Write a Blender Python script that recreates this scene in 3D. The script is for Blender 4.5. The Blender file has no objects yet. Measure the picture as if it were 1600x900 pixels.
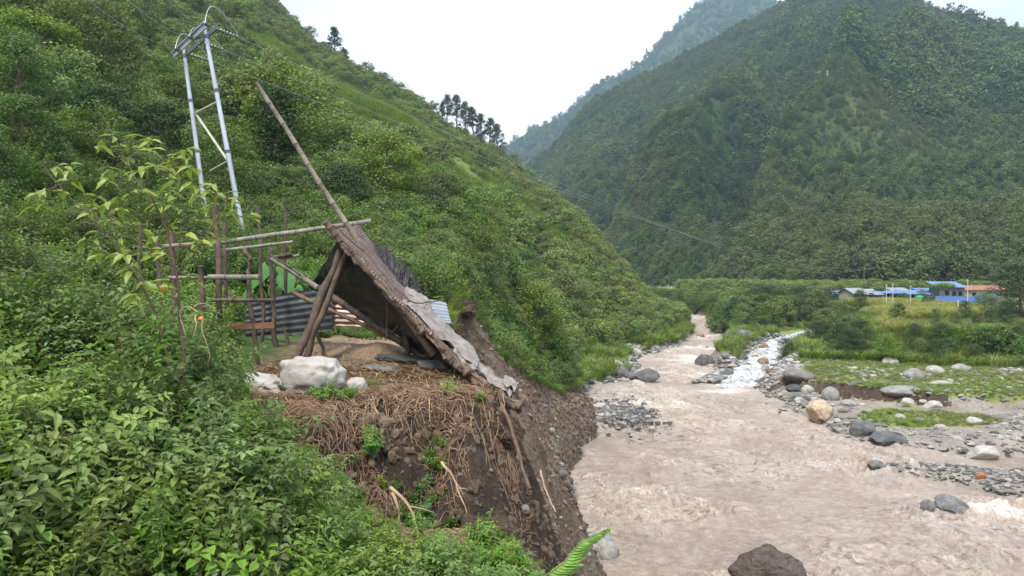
import bpy, math, random
import numpy as np
from mathutils import Vector, Matrix, Euler
random.seed(7); RNG = np.random.default_rng(11)
S = bpy.context.scene
COL = S.collection
R = math.radians
F = 1164.0; CZ = 9.0; HZ = 435.0          # focal length in photo pixels, eye height, horizon row

# ------------------------------------------------------------------ camera, sky, sun, exposure
cam = bpy.data.cameras.new('camera'); camo = bpy.data.objects.new('camera', cam); COL.objects.link(camo)
cam.sensor_width = 36; cam.lens = 36 * F / 1600; cam.shift_y = -15 / 1600
cam.clip_start = 0.05; cam.clip_end = 9000
camo.location = (0, 0, CZ); camo.rotation_euler = (R(90), 0, 0)
S.camera = camo
SUN_EL, SUN_AZ = 58, 205                   # azimuth clockwise from +Y: high, behind and left of the camera
W = bpy.data.worlds.new('World'); S.world = W; W.use_nodes = True
nt = W.node_tree; nt.nodes.clear()
def nn(t, ty, **k):
    n = t.nodes.new(ty)
    for a, b in k.items():
        setattr(n, a, b)
    return n
sky = nn(nt, 'ShaderNodeTexSky', sky_type='NISHITA', sun_disc=False, sun_elevation=R(SUN_EL), sun_rotation=R(SUN_AZ), altitude=1200, dust_density=2.0)
tc = nn(nt, 'ShaderNodeTexCoord')
mp = nn(nt, 'ShaderNodeMapping'); mp.inputs['Scale'].default_value = (1.2, 1.2, 3.2)
no = nn(nt, 'ShaderNodeTexNoise'); no.inputs['Scale'].default_value = 1.9; no.inputs['Detail'].default_value = 7; no.inputs['Roughness'].default_value = .55
cr = nn(nt, 'ShaderNodeValToRGB'); cr.color_ramp.elements[0].position = .36; cr.color_ramp.elements[0].color = (7.2, 7.7, 8.5, 1)
cr.color_ramp.elements[1].position = .60; cr.color_ramp.elements[1].color = (11.5, 11.6, 11.9, 1)
mx = nn(nt, 'ShaderNodeMix', data_type='RGBA'); mx.inputs[0].default_value = .93
bg = nn(nt, 'ShaderNodeBackground'); bg.inputs[1].default_value = .09
wo = nn(nt, 'ShaderNodeOutputWorld')
L = nt.links.new
L(tc.outputs['Generated'], mp.inputs[0]); L(mp.outputs[0], no.inputs['Vector']); L(no.outputs[0], cr.inputs[0])
L(sky.outputs[0], mx.inputs[6]); L(cr.outputs[0], mx.inputs[7]); L(mx.outputs[2], bg.inputs[0]); L(bg.outputs[0], wo.inputs[0])
sl = bpy.data.lights.new('sun', 'SUN'); sl.energy = 3.2; sl.angle = R(11); sl.color = (1, .95, .87)
so = bpy.data.objects.new('sun', sl); COL.objects.link(so); so.location = (0, -20, 60)
az, el = R(SUN_AZ), R(SUN_EL)
sd_ = Vector((math.sin(az) * math.cos(el), math.cos(az) * math.cos(el), math.sin(el)))
so.rotation_euler = sd_.to_track_quat('Z', 'Y').to_euler()
S.view_settings.view_transform = 'Standard'; S.view_settings.look = 'None'; S.view_settings.gamma = 1
S.view_settings.use_curve_mapping = False
S.view_settings.exposure = 0.85
S.cycles.max_bounces = 6; S.cycles.diffuse_bounces = 3; S.cycles.glossy_bounces = 2; S.cycles.transmission_bounces = 2
S.cycles.volume_bounces = 0; S.cycles.transparent_max_bounces = 4; S.cycles.caustics_reflective = False; S.cycles.caustics_refractive = False
S.cycles.use_denoising = True

# ------------------------------------------------------------------ helpers: noise
def _hash(ix, iy, iz, seed):
    n = (ix.astype(np.int64) * 374761393 + iy.astype(np.int64) * 668265263 + iz.astype(np.int64) * 2147483647 + seed * 144269504) & 0xffffffff
    n = ((n ^ (n >> 13)) * 1274126177) & 0xffffffff
    return ((n ^ (n >> 16)) & 0xffff) / 65535.0
def vn(x, y, z=None, seed=0):
    x = np.asarray(x, float); y = np.asarray(y, float)
    z = np.zeros_like(x) if z is None else np.asarray(z, float)
    xi, yi, zi = np.floor(x), np.floor(y), np.floor(z)
    f = lambda a: a * a * a * (a * (a * 6 - 15) + 10)
    fx, fy, fz = f(x - xi), f(y - yi), f(z - zi)
    out = 0
    for dz in ((0, 1) if np.any(fz > 0) else (0,)):
        wz = fz if dz else 1 - fz
        for dx in (0, 1):
            wx = fx if dx else 1 - fx
            for dy in (0, 1):
                wy = fy if dy else 1 - fy
                out = out + wx * wy * wz * _hash(xi + dx, yi + dy, zi + dz, seed)
    return out * 2 - 1
def fbm(x, y, z=None, o=4, seed=0, g=.5):
    s = 0; a = 1; t = 0
    for k in range(o):
        f = 2.03 ** k
        s = s + a * vn(np.asarray(x) * f + k * 7.3, np.asarray(y) * f - k * 3.1, None if z is None else np.asarray(z) * f + k * 1.7, seed + k)
        t += a; a *= g
    return s / t
def ridged(x, y, o=4, seed=0):
    s = 0; a = 1; t = 0
    for k in range(o):
        s = s + a * (1 - np.abs(vn(x * 2.0 ** k + 5.1 * k, y * 2.0 ** k, None, seed + k)) * 2)
        t += a; a *= .5
    return s / t
def ss(a, b, x):
    t = np.clip((x - a) / (b - a), 0, 1); return t * t * (3 - 2 * t)
ip = np.interp

# ------------------------------------------------------------------ terrain heights (metres; x right, Y away from the camera, river at 0)
_XL = np.array([(-5, 2.6), (22, 2.6), (28.7, 2.6), (34, 2.65), (39, 3.6), (43, 4.9), (48.7, 5.3), (51, 4.9), (57, 5.1), (63, 6.4), (67.6, 11.5), (74, 12), (84, 13.3), (100, 22), (123, 30), (140, 34), (165, 38), (190, 38), (230, 34), (290, 22), (320, 0), (360, -50), (420, -160), (5000, -900)])
_XE = np.array([(-5, .6, 7.2), (3.5, .5, 7.2), (5, .25, 6.6), (8, -.5, 6.4), (9.2, -.45, 7.3), (10.2, -.15, 7.4), (12, -.7, 7.5), (16, -1.25, 7.7), (20, -1.7, 8.3), (22, -1.6, 8.5), (27, -.93, 6.6), (35, .9, 4.3), (41, 2.6, 2.7), (45, 4.0, 2.6), (49, 4.3, 1.9), (60, 4.4, 1.2), (70, 5.4, 1.1), (85, 10.5, 1.0), (100, 20, 1.2), (123, 28.6, 1.4), (140, 32.6, 1.5), (165, 36.5, 1.5), (190, 36, 1.5), (230, 32, 1.5), (290, 20, 1.5), (320, -3, 1.5), (360, -55, 2), (5000, -910, 2)])
def XL(Y): return ip(Y, _XL[:, 0], _XL[:, 1]) + .35 * vn(Y * .45, Y * 0 + 3.3, None, 5)
def XE(Y): return ip(Y, _XE[:, 0], _XE[:, 1])
def ZE(Y): return ip(Y, _XE[:, 0], _XE[:, 2])
_ys = np.linspace(22, 190, 600); _ue = np.maximum.accumulate(XE(_ys) / _ys)
def colL(px):
    """entry depth, entry row, ridge depth, ridge row of the left hill in the vertical plane through photo column px"""
    u = (px - 800) / F
    Ye2 = ip(u, _ue, _ys)
    py2 = HZ + (CZ - ZE(Ye2)) * F / Ye2
    Ye1 = ip(px, [-900, -300, 0, 200, 400, 715], [9, 11, 14.5, 20, 24, 24]); py1 = ip(px, [-900, -300, 0, 200, 400, 600, 715], [380, 395, 425, 438, 440, 447, 458])
    k = px > 715
    Ye = np.where(k, Ye2, Ye1); pe = np.where(k, py2, py1)
    Yr = ip(px, [-900, 400, 780, 880, 960, 1000, 1040, 1085, 1130], [220, 300, 290, 262, 235, 220, 205, 188, 172])
    pr = ip(px, [-900, -300, 0, 200, 380, 430, 480, 560, 640, 700, 780, 830, 880, 960, 1000, 1040, 1085, 1130], [-420, -380, -330, -150, -30, 12, 68, 118, 158, 203, 240, 290, 324, 388, 424, 464, 500, 505])
    return Ye, pe, Yr, pr
def hill(x, Y):
    px = 800 + F * x / np.maximum(Y, .1)
    Ye, pe, Yr, pr = colL(px)
    t = np.clip(np.log(np.maximum(Y, Ye) / Ye) / np.log(Yr / Ye), 0, 1)
    py = pe + (pr - pe) * t ** .86
    z = CZ + (HZ - py) / F * np.minimum(np.maximum(Y, Ye), Yr)
    z = z + np.sin(np.pi * t) ** 1.0 * (9 * fbm(x / 45, Y / 45, None, 3, 21) + 2.0 * fbm(x / 9, Y / 9, None, 3, 22)) * np.clip(Y / 150, .15, 1)
    z = np.where(Y > Yr, z - .5 * (Y - Yr), z)
    return z, t, Ye
def near(x, Y):
    zk = ip(x, [-9, -5, -3.4, -2.2, -1.2, -.3, .5, 1], [8.6, 8.1, 7.65, 7.2, 6.9, 6.7, 6.6, 6.3])
    zk = zk + .5 * ss(4.2, 2.2, Y) * ss(-3, -1, x)
    zk = zk + .16 * fbm(x * 1.1, Y * 1.1, None, 3, 14) - .75 * np.exp(-((Y - 8.3) / 1.1) ** 2) * ss(-3.7, -2.2, x)
    zp = 7.45 + ip(Y, [9, 14, 17, 20, 22.5, 24], [0, .1, .2, .5, 1.0, 1.1]) + .10 * fbm(x * .8, Y * .8, None, 4, 3) + ip(x, [-12, -5.5, -4.2], [1.2, .15, 0])
    zp = zp + .22 * np.exp(-((x + 2.6) / .9) ** 2 - ((Y - 13.6) / .7) ** 2)
    e = 9.35 + .35 * vn(x * 1.3, x * 0, None, 8) + .12 * fbm(x * 4, Y * 2, None, 3, 12) - .55 * ss(-1.6, -3.6, x)
    w = ss(e - 1.15, e + .12, Y) ** .75
    rg = np.sin(np.pi * np.clip(w, 0, 1)); 
    z = zk * (1 - w) + zp * w
    return z + .05 * fbm(x * 3, Y * 3, None, 3, 4) + rg * (.42 * fbm(x * 1.9, Y * 1.9, None, 5, 15) + .22 * ridged(x * 1.1, Y * 1.3, 4, 16) - .05)
def H_left(x, Y):
    xl, xe, ze = XL(Y), XE(Y), ZE(Y)
    zh, t, Ye = hill(x, Y)
    zn = near(x, np.minimum(Y, 26))
    k = ss(0, 1, (Y - (Ye - 6)) / 6)
    px = 800 + F * x / np.maximum(Y, .1)
    inner = np.where(px < 715, zn * (1 - k) + zh * k, 0)
    w = ss(0, 1, (xe - x) / (1.5 + .04 * Y))
    inner = np.where(px >= 715, np.where(Y < 23, zn, ze * (1 - w) + zh * w), inner)
    inner = np.where(Y < 8.6, np.minimum(inner, zn), inner)
    s = np.clip((xl - x) / np.maximum(xl - xe, .3), 0, 1)
    prof = s ** ip(Y, [0, 24, 40, 48, 60], [.95, .9, .55, .5, .8])
    top = np.where(Y < 23, near(xe, Y), ze)
    cl = top * prof
    rough = np.sin(np.pi * np.clip(s, 0, 1)) * np.clip(top / 5, .25, 1)
    cl = cl + rough * (.55 * fbm(x * .8, Y * .45, None, 5, 31) + .5 * ridged(x * .35 + Y * .12, Y * .3, 4, 33) + .16 * fbm(x * 3.5, Y * 2, None, 4, 38) - .2) * ss(70, 40, Y)
    cl = cl + rough * ss(20, 12, Y) * (.16 * fbm(x * 3, Y * 3, None, 4, 35) + .16 * ridged(x * 1.3 + Y * .4, Y * 1.1, 3, 36))
    cl = cl - .35 * np.exp(-((s - .82) / .08) ** 2) * ss(10, 11, Y) * ss(24, 20, Y)
    z = np.where(x < xe, inner, cl)
    z = np.where(x > xl, np.maximum(-.5 * (x - xl), -1.3), z)
    return z, t
LAND = np.array([(19.3, 42.0), (22, 39.8), (28, 38.6), (60, 37.5), (500, 38), (1200, 60), (1200, 3000), (-400, 3000), (-150, 470), (-35, 400), (25, 345), (46, 270), (48, 200), (45.5, 160), (38, 137), (34, 120), (28.5, 100), (20.5, 79.5), (20.5, 75), (24.0, 68.5), (21.0, 63), (19.8, 57), (19.2, 52), (19.9, 47)])
TERR = np.array([(31, 73), (38, 69), (46, 66.5), (80, 63), (400, 58), (900, 300), (500, 900), (60, 420), (50, 200), (47, 150), (46, 120), (42, 98), (35, 84)])
BAR = np.array([(17.2, 36.2), (19, 36.4), (24, 34.6), (34, 31.5), (60, 26), (60, 21), (30, 26.5), (22, 30.0), (19.5, 33)])
def sdf(poly, x, y):
    x = np.asarray(x, float); y = np.asarray(y, float)
    d = np.full(x.shape, 1e9); ins = np.zeros(x.shape, bool)
    n = len(poly)
    for i in range(n):
        ax, ay = poly[i]; bx, by = poly[(i + 1) % n]
        ex, ey = bx - ax, by - ay
        tt = np.clip(((x - ax) * ex + (y - ay) * ey) / (ex * ex + ey * ey), 0, 1)
        d = np.minimum(d, np.hypot(x - ax - tt * ex, y - ay - tt * ey))
        c = ((ay > y) != (by > y)) & (x < (bx - ax) * (y - ay) / ((by - ay) if by != ay else 1e-9) + ax)
        ins ^= c
    return np.where(ins, d, -d)
STREAM = np.array([(60, 128, 2.3), (47, 109, 1.9), (39.3, 101, 1.35), (33.5, 93.5, 1.05), (29, 84.5, .8), (25.0, 75, .42), (22.3, 69.5, .2), (19.5, 65, 0.04), (17.5, 63, -.05)])
def stream_d(x, y):
    best = np.full(np.shape(x), 1e9); zz = np.zeros(np.shape(x))
    for i in range(len(STREAM) - 1):
        ax, ay, az_ = STREAM[i]; bx, by, bz = STREAM[i + 1]
        ex, ey = bx - ax, by - ay
        tt = np.clip(((x - ax) * ex + (y - ay) * ey) / (ex * ex + ey * ey), 0, 1)
        d = np.hypot(x - ax - tt * ex, y - ay - tt * ey)
        m = d < best; best = np.where(m, d, best); zz = np.where(m, az_ + tt * (bz - az_), zz)
    return best, zz
def colR(px):
    Yf = ip(px, [500, 860, 1000, 1050, 1090, 1200, 1400, 1600, 2400], [520, 480, 380, 330, 290, 240, 212, 190, 150])
    Yr = ip(px, [500, 860, 930, 1100, 1240, 1400, 1600, 2000, 2400], [1000, 950, 930, 900, 820, 720, 600, 480, 420])
    pr = ip(px, [500, 700, 790, 860, 890, 930, 1000, 1100, 1180, 1240, 1300, 1350, 1400, 1450, 1500, 1560, 1600, 1700, 1900, 2400], [420, 330, 285, 236, 192, 156, 126, 68, 30, -2, -24, -32, -18, 12, 30, 50, 60, 95, 140, 200])
    return Yf, Yr, pr
def seg(px, t, a, b, wd):
    ex, ey = b[0] - a[0], b[1] - a[1]
    X, T = px / 300, t; ax, ay = a[0] / 300, a[1]; ex, ey = (b[0] - a[0]) / 300, b[1] - a[1]
    q = np.clip(((X - ax) * ex + (T - ay) * ey) / (ex * ex + ey * ey), 0, 1)
    return np.exp(-(np.hypot(X - ax - q * ex, T - ay - q * ey) / wd) ** 2)
def mountain(x, Y, base):
    px = 800 + F * x / np.maximum(Y, .1)
    Yf, Yr, pr = colR(px)
    pf = HZ + (CZ - 4.5) * F / Yf
    t = np.clip(np.log(np.maximum(Y, Yf) / Yf) / np.log(Yr / Yf), 0, 1)
    py = pf + (pr - pf) * t ** .9
    z = CZ + (HZ - py) / F * np.clip(Y, Yf, Yr)
    win = np.sin(np.pi * np.clip(t, 0, 1) ** .8) ** .8
    rel = 26 * ridged(x / 190 + .35 * Y / 190, Y / 330, 3, 51) + 10 * fbm(x / 40, Y / 55, None, 3, 52)
    rel = rel + 34 * (seg(px, t, (1500, .92), (1330, .62), .10) + seg(px, t, (1330, .62), (1200, .40), .09)) - 45 * seg(px, t, (1400, .88), (1130, .35), .10)
    rel = rel + 22 * seg(px, t, (1350, .17), (1375, .05), .07) * 1.0 - 40 * seg(px, t, (1010, .55), (930, .2), .08) + 45 * seg(px, t, (1180, .7), (1010, .25), .09)
    z = z + rel * win * np.clip(t * 3, 0, 1)
    z = np.where(Y > Yr, z - .5 * (Y - Yr), z)
    m = Y > Yf
    return np.where(m, np.maximum(z, base), base), t, m
def H_right(x, Y):
    d = sdf(LAND, x, Y); dt = sdf(TERR, x, Y)
    flat = 1.15 + .3 * fbm(x / 9, Y / 7, None, 3, 61) + .012 * np.clip(Y - 60, 0, 100)
    low = .38 + .18 * fbm(x / 4, Y / 3, None, 3, 62)
    # the cut bank between the lower shingle shelf and the grass flat
    yc = ip(x, [17, 21.3, 23.5, 27, 28.5, 33, 37, 60], [60.5, 59, 55, 52.3, 50.6, 50, 49, 44]) + .35 * vn(x * .5, x * 0, None, 63)
    w = ss(-.35, .35, Y - yc)
    land = low * (1 - w) + flat * w
    land = land * ss(-.3, 1.3, d) - .5 * (1 - ss(-.6, .4, d))
    terr = 3.6 + .6 * fbm(x / 14, Y / 14, None, 3, 64) + ip(Y, [60, 150, 200], [0, .35, .9])
    k = ss(0, 7.5, dt)
    z = land * (1 - k) + terr * k
    isl = np.exp(-((x - 27) / 5) ** 2 - ((Y - 96) / 12) ** 2)
    z = z + .5 * isl * ss(0, 3, d) + 1.5 * ss(112, 130, Y) * ss(2, 9, d) * (1 - k)
    sdn, sz = stream_d(x, Y)
    z = np.where(sdn < 6, np.minimum(z, sz - .45 + np.maximum(sdn - 1.3, 0) * .75), z)
    z2, t, m = mountain(x, Y, np.maximum(z, 0))
    z = np.where(m, z2, z)
    db = sdf(BAR, x, Y)
    bar = -.6 + (.82 + .1 * fbm(x, Y, None, 3, 65)) * ss(-.8, .9, db)
    return np.where(d > -1.2, z, np.maximum(bar, -1.3)), d, dt, t, m
def H(x, Y, full=False):
    x = np.asarray(x, float); Y = np.asarray(Y, float)
    zl, tl = H_left(x, Y)
    zr, d, dt, tr, m = H_right(x, Y)
    left = x < XL(Y)
    z = np.where(left, zl, np.maximum(zr, zl * 0 - 1.3))
    if full: return z, left, tl, d, dt, tr, m
    return z
def h1(x, Y): return float(H(np.array([x]), np.array([Y]))[0])
def P(px, py, Y): return ((px - 800) / F * Y, Y, CZ + (HZ - py) / F * Y)
_yy = np.exp(np.linspace(math.log(3.5), math.log(900), 4000))
def hit(px, py, y0=3.5):
    ys = _yy[_yy >= y0]
    z = H((px - 800) / F * ys, ys); ray = CZ + (HZ - py) / F * ys
    k = np.nonzero(z >= ray)[0]
    i = k[0] if len(k) else len(ys) - 1
    return (px - 800) / F * ys[i], ys[i], z[i]

# ------------------------------------------------------------------ helpers: meshes and objects
def tag(o, label=None, cat=None, group=None, kind=None):
    if label: o['label'] = label
    if cat: o['category'] = cat
    if group: o['group'] = group
    if kind: o['kind'] = kind
    return o
def link(o, parent=None):
    COL.objects.link(o)
    if parent is not None: o.parent = parent
    return o
def empty(name, loc=(0, 0, 0), label=None, cat=None, group=None):
    o = bpy.data.objects.new(name, None); o.location = loc; o.empty_display_size = .2
    link(o); return tag(o, label, cat, group)
class Geo:
    def __init__(s): s.v = []; s.f = {3: [], 4: []}; s.m = {3: [], 4: []}; s.t = []; s.n = 0
    def add(s, v, f, mat=0, tint=.5):
        v = np.asarray(v, float).reshape(-1, 3); f = np.asarray(f, int)
        k = f.shape[1]
        s.v.append(v); s.f[k].append(f + s.n); s.m[k].append(np.full(len(f), mat))
        s.t.append(np.broadcast_to(np.asarray(tint, float), (len(v),)))
        s.n += len(v); return s
    def mesh(s, name, mats, smooth=False):
        me = bpy.data.meshes.new(name)
        V = np.concatenate(s.v) if s.v else np.zeros((0, 3))
        loops = []; tot = []; mi = []
        for k in (3, 4):
            if s.f[k]:
                a = np.concatenate(s.f[k]); loops.append(a.ravel()); tot.append(np.full(len(a), k)); mi.append(np.concatenate(s.m[k]))
        loops = np.concatenate(loops); tot = np.concatenate(tot); mi = np.concatenate(mi)
        me.vertices.add(len(V)); me.vertices.foreach_set('co', V.ravel().astype(np.float32))
        me.loops.add(len(loops)); me.loops.foreach_set('vertex_index', loops.astype(np.int32))
        me.polygons.add(len(tot)); st = np.concatenate([[0], np.cumsum(tot)[:-1]])
        me.polygons.foreach_set('loop_start', st.astype(np.int32))
        me.polygons.foreach_set('material_index', mi.astype(np.int32))
        me.polygons.foreach_set('use_smooth', np.full(len(tot), smooth))
        at = me.attributes.new('tint', 'FLOAT', 'POINT'); at.data.foreach_set('value', np.concatenate(s.t).astype(np.float32))
        me.update(calc_edges=True)
        for m in (mats if isinstance(mats, (list, tuple)) else [mats]): me.materials.append(m)
        return me
    def obj(s, name, mats, parent=None, smooth=False, loc=None):
        o = bpy.data.objects.new(name, s.mesh(name, mats, smooth)); link(o, parent)
        if loc is not None: o.location = loc
        return o
def tube(g, pts, rad, n=8, mat=0, tint=.5, cap=True):
    pts = np.asarray(pts, float); m = len(pts)
    rad = np.broadcast_to(np.asarray(rad, float), (m,))
    d = np.gradient(pts, axis=0) if m > 2 else np.repeat((pts[1] - pts[0])[None], 2, 0)
    d = d / (np.linalg.norm(d, axis=1, keepdims=True) + 1e-9)
    up = np.array([0, 0, 1.0]) if abs(d[0, 2]) < .9 else np.array([1.0, 0, 0])
    a = np.cross(d, up); a /= np.linalg.norm(a, axis=1, keepdims=True) + 1e-9
    b = np.cross(d, a)
    th = np.arange(n) / n * 2 * np.pi
    V = pts[:, None] + rad[:, None, None] * (np.cos(th)[None, :, None] * a[:, None] + np.sin(th)[None, :, None] * b[:, None])
    V = V.reshape(-1, 3); F4 = []
    for i in range(m - 1):
        for j in range(n):
            j2 = (j + 1) % n; F4.append((i * n + j, i * n + j2, (i + 1) * n + j2, (i + 1) * n + j))
    tt = np.asarray(tint, float)
    if tt.ndim: tt = np.repeat(tt, n)
    g.add(V, F4, mat, tt)
    if cap:
        tm = float(np.mean(tt))
        for i in (0, m - 1):
            c = pts[i]; V2 = np.vstack([V[i * n:(i + 1) * n], c[None]])
            F3 = [(j, (j + 1) % n, n) for j in range(n)]
            g.add(V2, F3, mat, tm)
    return g
def box(g, c, sz, rot=None, mat=0, tint=.5):
    sx, sy, sz_ = [q / 2 for q in sz]
    V = np.array([(x, y, z) for x in (-sx, sx) for y in (-sy, sy) for z in (-sz_, sz_)])
    if rot is not None: V = V @ np.array(Euler(rot).to_matrix()).T
    g.add(V + np.array(c), [(0, 1, 3, 2), (4, 6, 7, 5), (0, 4, 5, 1), (2, 3, 7, 6), (0, 2, 6, 4), (1, 5, 7, 3)], mat, tint); return g
def pole_pts(a, b, n=12, wob=.01, sag=0, seed=0):
    a, b = np.array(a, float), np.array(b, float); t = np.linspace(0, 1, n)[:, None]
    r = np.random.default_rng(seed); p = a + (b - a) * t
    w = np.cumsum(r.normal(0, wob, (n, 3)), 0); w -= w[0] + (w[-1] - w[0]) * t
    p = p + w; p[:, 2] -= sag * np.sin(np.pi * t[:, 0]); return p
def rnd_dirs(r, n):
    v = r.normal(size=(n, 3)); return v / np.linalg.norm(v, axis=1, keepdims=True)
def leaves(g, C, D, U, ln, wd, mat=0, tint=.5, fold=.18, droop=.2):
    """pointed leaves: C base points, D directions, U rough normals; six faces each"""
    n = len(C); D = D / (np.linalg.norm(D, axis=1, keepdims=True) + 1e-9)
    Sd = np.cross(D, U); Sd /= np.linalg.norm(Sd, axis=1, keepdims=True) + 1e-9
    N = np.cross(Sd, D)
    ln = np.broadcast_to(ln, (n,))[:, None]; wd = np.broadcast_to(wd, (n,))[:, None]
    def pt(t, s, h): return C + D * ln * t + Sd * wd * s + N * (ln * (-droop * t * t) + wd * h)
    vs = [pt(0, 0, 0), pt(.28, 0, 0), pt(.62, 0, 0), pt(1, 0, 0), pt(.24, .42, fold), pt(.6, .38, fold), pt(.24, -.42, fold), pt(.6, -.38, fold)]
    V = np.stack(vs, 1).reshape(-1, 3); b = (np.arange(n) * 8)[:, None]
    q = np.concatenate([b + np.array([[1, 2, 5, 4]]), b + np.array([[1, 6, 7, 2]])])
    t3 = np.concatenate([b + np.array([[0, 1, 4]]), b + np.array([[0, 6, 1]]), b + np.array([[2, 3, 5]]), b + np.array([[2, 7, 3]])])
    tt = np.repeat(np.broadcast_to(tint, (n,)), 8)
    n0 = g.n; g.add(V, q, mat, tt); g.f[3].append(t3 + n0); g.m[3].append(np.full(len(t3), mat))
def flakes(g, C, N, sx, sy, r, mat=0, tint=.5):
    """small diamond leaf faces: centre, normal, half sizes"""
    n = len(C); a = np.cross(N, rnd_dirs(r, n)); a /= np.linalg.norm(a, axis=1, keepdims=True) + 1e-9
    b = np.cross(N, a); sx = np.broadcast_to(sx, (n,))[:, None]; sy = np.broadcast_to(sy, (n,))[:, None]
    V = np.stack([C - a * sx, C - b * sy, C + a * sx, C + b * sy], 1).reshape(-1, 3)
    g.add(V, (np.arange(n) * 4)[:, None] + np.arange(4)[None], mat, np.repeat(np.broadcast_to(tint, (n,)), 4))

# ------------------------------------------------------------------ helpers: materials
def newmat(name):
    m = bpy.data.materials.new(name); m.use_nodes = True; t = m.node_tree; t.nodes.clear()
    return m, t
def out(t, sh): o = nn(t, 'ShaderNodeOutputMaterial'); t.links.new(sh, o.inputs[0]); return o
def mix(t, fac, a, b, bt='MIX'):
    n = nn(t, 'ShaderNodeMix', data_type='RGBA', blend_type=bt)
    for i, v in ((0, fac), (6, a), (7, b)):
        if hasattr(v, 'is_output') or isinstance(v, bpy.types.NodeSocket): t.links.new(v, n.inputs[i])
        elif isinstance(v, (tuple, list)): n.inputs[i].default_value = (*v[:3], 1)
        else: n.inputs[i].default_value = v
    return n.outputs[2]
def noise(t, scale, detail=4, rough=.5, vec=None, dist=0, sc3=None):
    n = nn(t, 'ShaderNodeTexNoise'); n.inputs['Scale'].default_value = scale; n.inputs['Detail'].default_value = detail
    n.inputs['Roughness'].default_value = rough; n.inputs['Distortion'].default_value = dist
    if vec is None: vec = nn(t, 'ShaderNodeNewGeometry').outputs['Position']
    if sc3 is not None:
        m = nn(t, 'ShaderNodeMapping'); m.inputs['Scale'].default_value = sc3; t.links.new(vec, m.inputs[0]); vec = m.outputs[0]
    t.links.new(vec, n.inputs['Vector']); return n.outputs[0]
def ramp(t, v, stops):
    n = nn(t, 'ShaderNodeValToRGB'); e = n.color_ramp.elements
    while len(e) < len(stops): e.new(.5)
    for k, (p_, c) in enumerate(stops):
        e[k].position = p_; e[k].color = (*(c if isinstance(c, (tuple, list)) else (c, c, c)), 1)
    t.links.new(v, n.inputs[0]); return n.outputs[0]
def attr(t, name, ty='GEOMETRY'):
    return nn(t, 'ShaderNodeAttribute', attribute_name=name, attribute_type=ty)
def math_(t, op, a, b=None):
    n = nn(t, 'ShaderNodeMath', operation=op)
    for i, v in ((0, a), (1, b)):
        if v is None: continue
        if isinstance(v, bpy.types.NodeSocket): t.links.new(v, n.inputs[i])
        else: n.inputs[i].default_value = v
    return n.outputs[0]
def bsdf(t, col, rough=.8, spec=.3, bump=None, bdist=.02, bstr=.6, metal=0, nrm=None):
    b = nn(t, 'ShaderNodeBsdfPrincipled')
    if isinstance(col, bpy.types.NodeSocket): t.links.new(col, b.inputs['Base Color'])
    else: b.inputs['Base Color'].default_value = (*col, 1)
    if isinstance(rough, bpy.types.NodeSocket): t.links.new(rough, b.inputs['Roughness'])
    else: b.inputs['Roughness'].default_value = rough
    b.inputs['Specular IOR Level'].default_value = spec; b.inputs['Metallic'].default_value = metal
    if bump is not None:
        n = nn(t, 'ShaderNodeBump'); n.inputs['Distance'].default_value = bdist; n.inputs['Strength'].default_value = bstr
        t.links.new(bump, n.inputs['Height']); t.links.new(n.outputs[0], b.inputs['Normal'])
    return b.outputs[0]
def leafmat(name, dark, light, var=.35, trans=.3, rough=.55, spec=.25, patch=None, pscale=.02):
    """leaf colour: tint attribute picks dark..light; each plant and each patch of wood varies"""
    m, t = newmat(name)
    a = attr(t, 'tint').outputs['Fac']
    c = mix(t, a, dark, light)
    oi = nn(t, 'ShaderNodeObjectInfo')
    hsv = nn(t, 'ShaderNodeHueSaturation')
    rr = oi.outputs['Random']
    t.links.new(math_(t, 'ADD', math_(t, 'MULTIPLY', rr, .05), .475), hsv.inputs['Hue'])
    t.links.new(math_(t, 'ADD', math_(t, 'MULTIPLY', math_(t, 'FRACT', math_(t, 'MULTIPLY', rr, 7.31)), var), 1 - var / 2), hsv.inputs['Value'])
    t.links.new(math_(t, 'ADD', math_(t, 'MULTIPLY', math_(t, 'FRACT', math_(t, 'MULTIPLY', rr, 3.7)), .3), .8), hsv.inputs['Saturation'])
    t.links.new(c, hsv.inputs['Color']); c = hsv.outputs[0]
    if patch:
        f = ramp(t, noise(t, pscale, 4, .6, oi.outputs['Location']), [(.42, 0), (.62, 1)])
        c = mix(t, f, c, mix(t, .55, c, patch))
    s = bsdf(t, c, rough, spec)
    if trans:
        tr = nn(t, 'ShaderNodeBsdfTranslucent'); t.links.new(mix(t, 1, c, (1.0, 1.15, .55), 'MULTIPLY'), tr.inputs[0])
        mxs = nn(t, 'ShaderNodeMixShader'); mxs.inputs[0].default_value = trans
        t.links.new(s, mxs.inputs[1]); t.links.new(tr.outputs[0], mxs.inputs[2]); s = mxs.outputs[0]
    out(t, s); return m
def simple(name, col, rough=.8, spec=.3, metal=0, var=.25, vs=3, sc3=None, bs=25, bd=.01, tintcol=None):
    m, t = newmat(name)
    oc = nn(t, 'ShaderNodeTexCoord').outputs['Object']
    n1 = noise(t, vs, 5, .6, oc, 0, sc3)
    c = mix(t, ramp(t, n1, [(.3, 0), (.7, 1)]), tuple(x * (1 - var) for x in col), tuple(min(1, x * (1 + var)) for x in col))
    if tintcol: c = mix(t, attr(t, 'tint').outputs['Fac'], c, tintcol)
    out(t, bsdf(t, c, rough, spec, noise(t, bs, 4, .6, oc, 0, sc3), bd, .6, metal)); return m

M = {}
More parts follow.
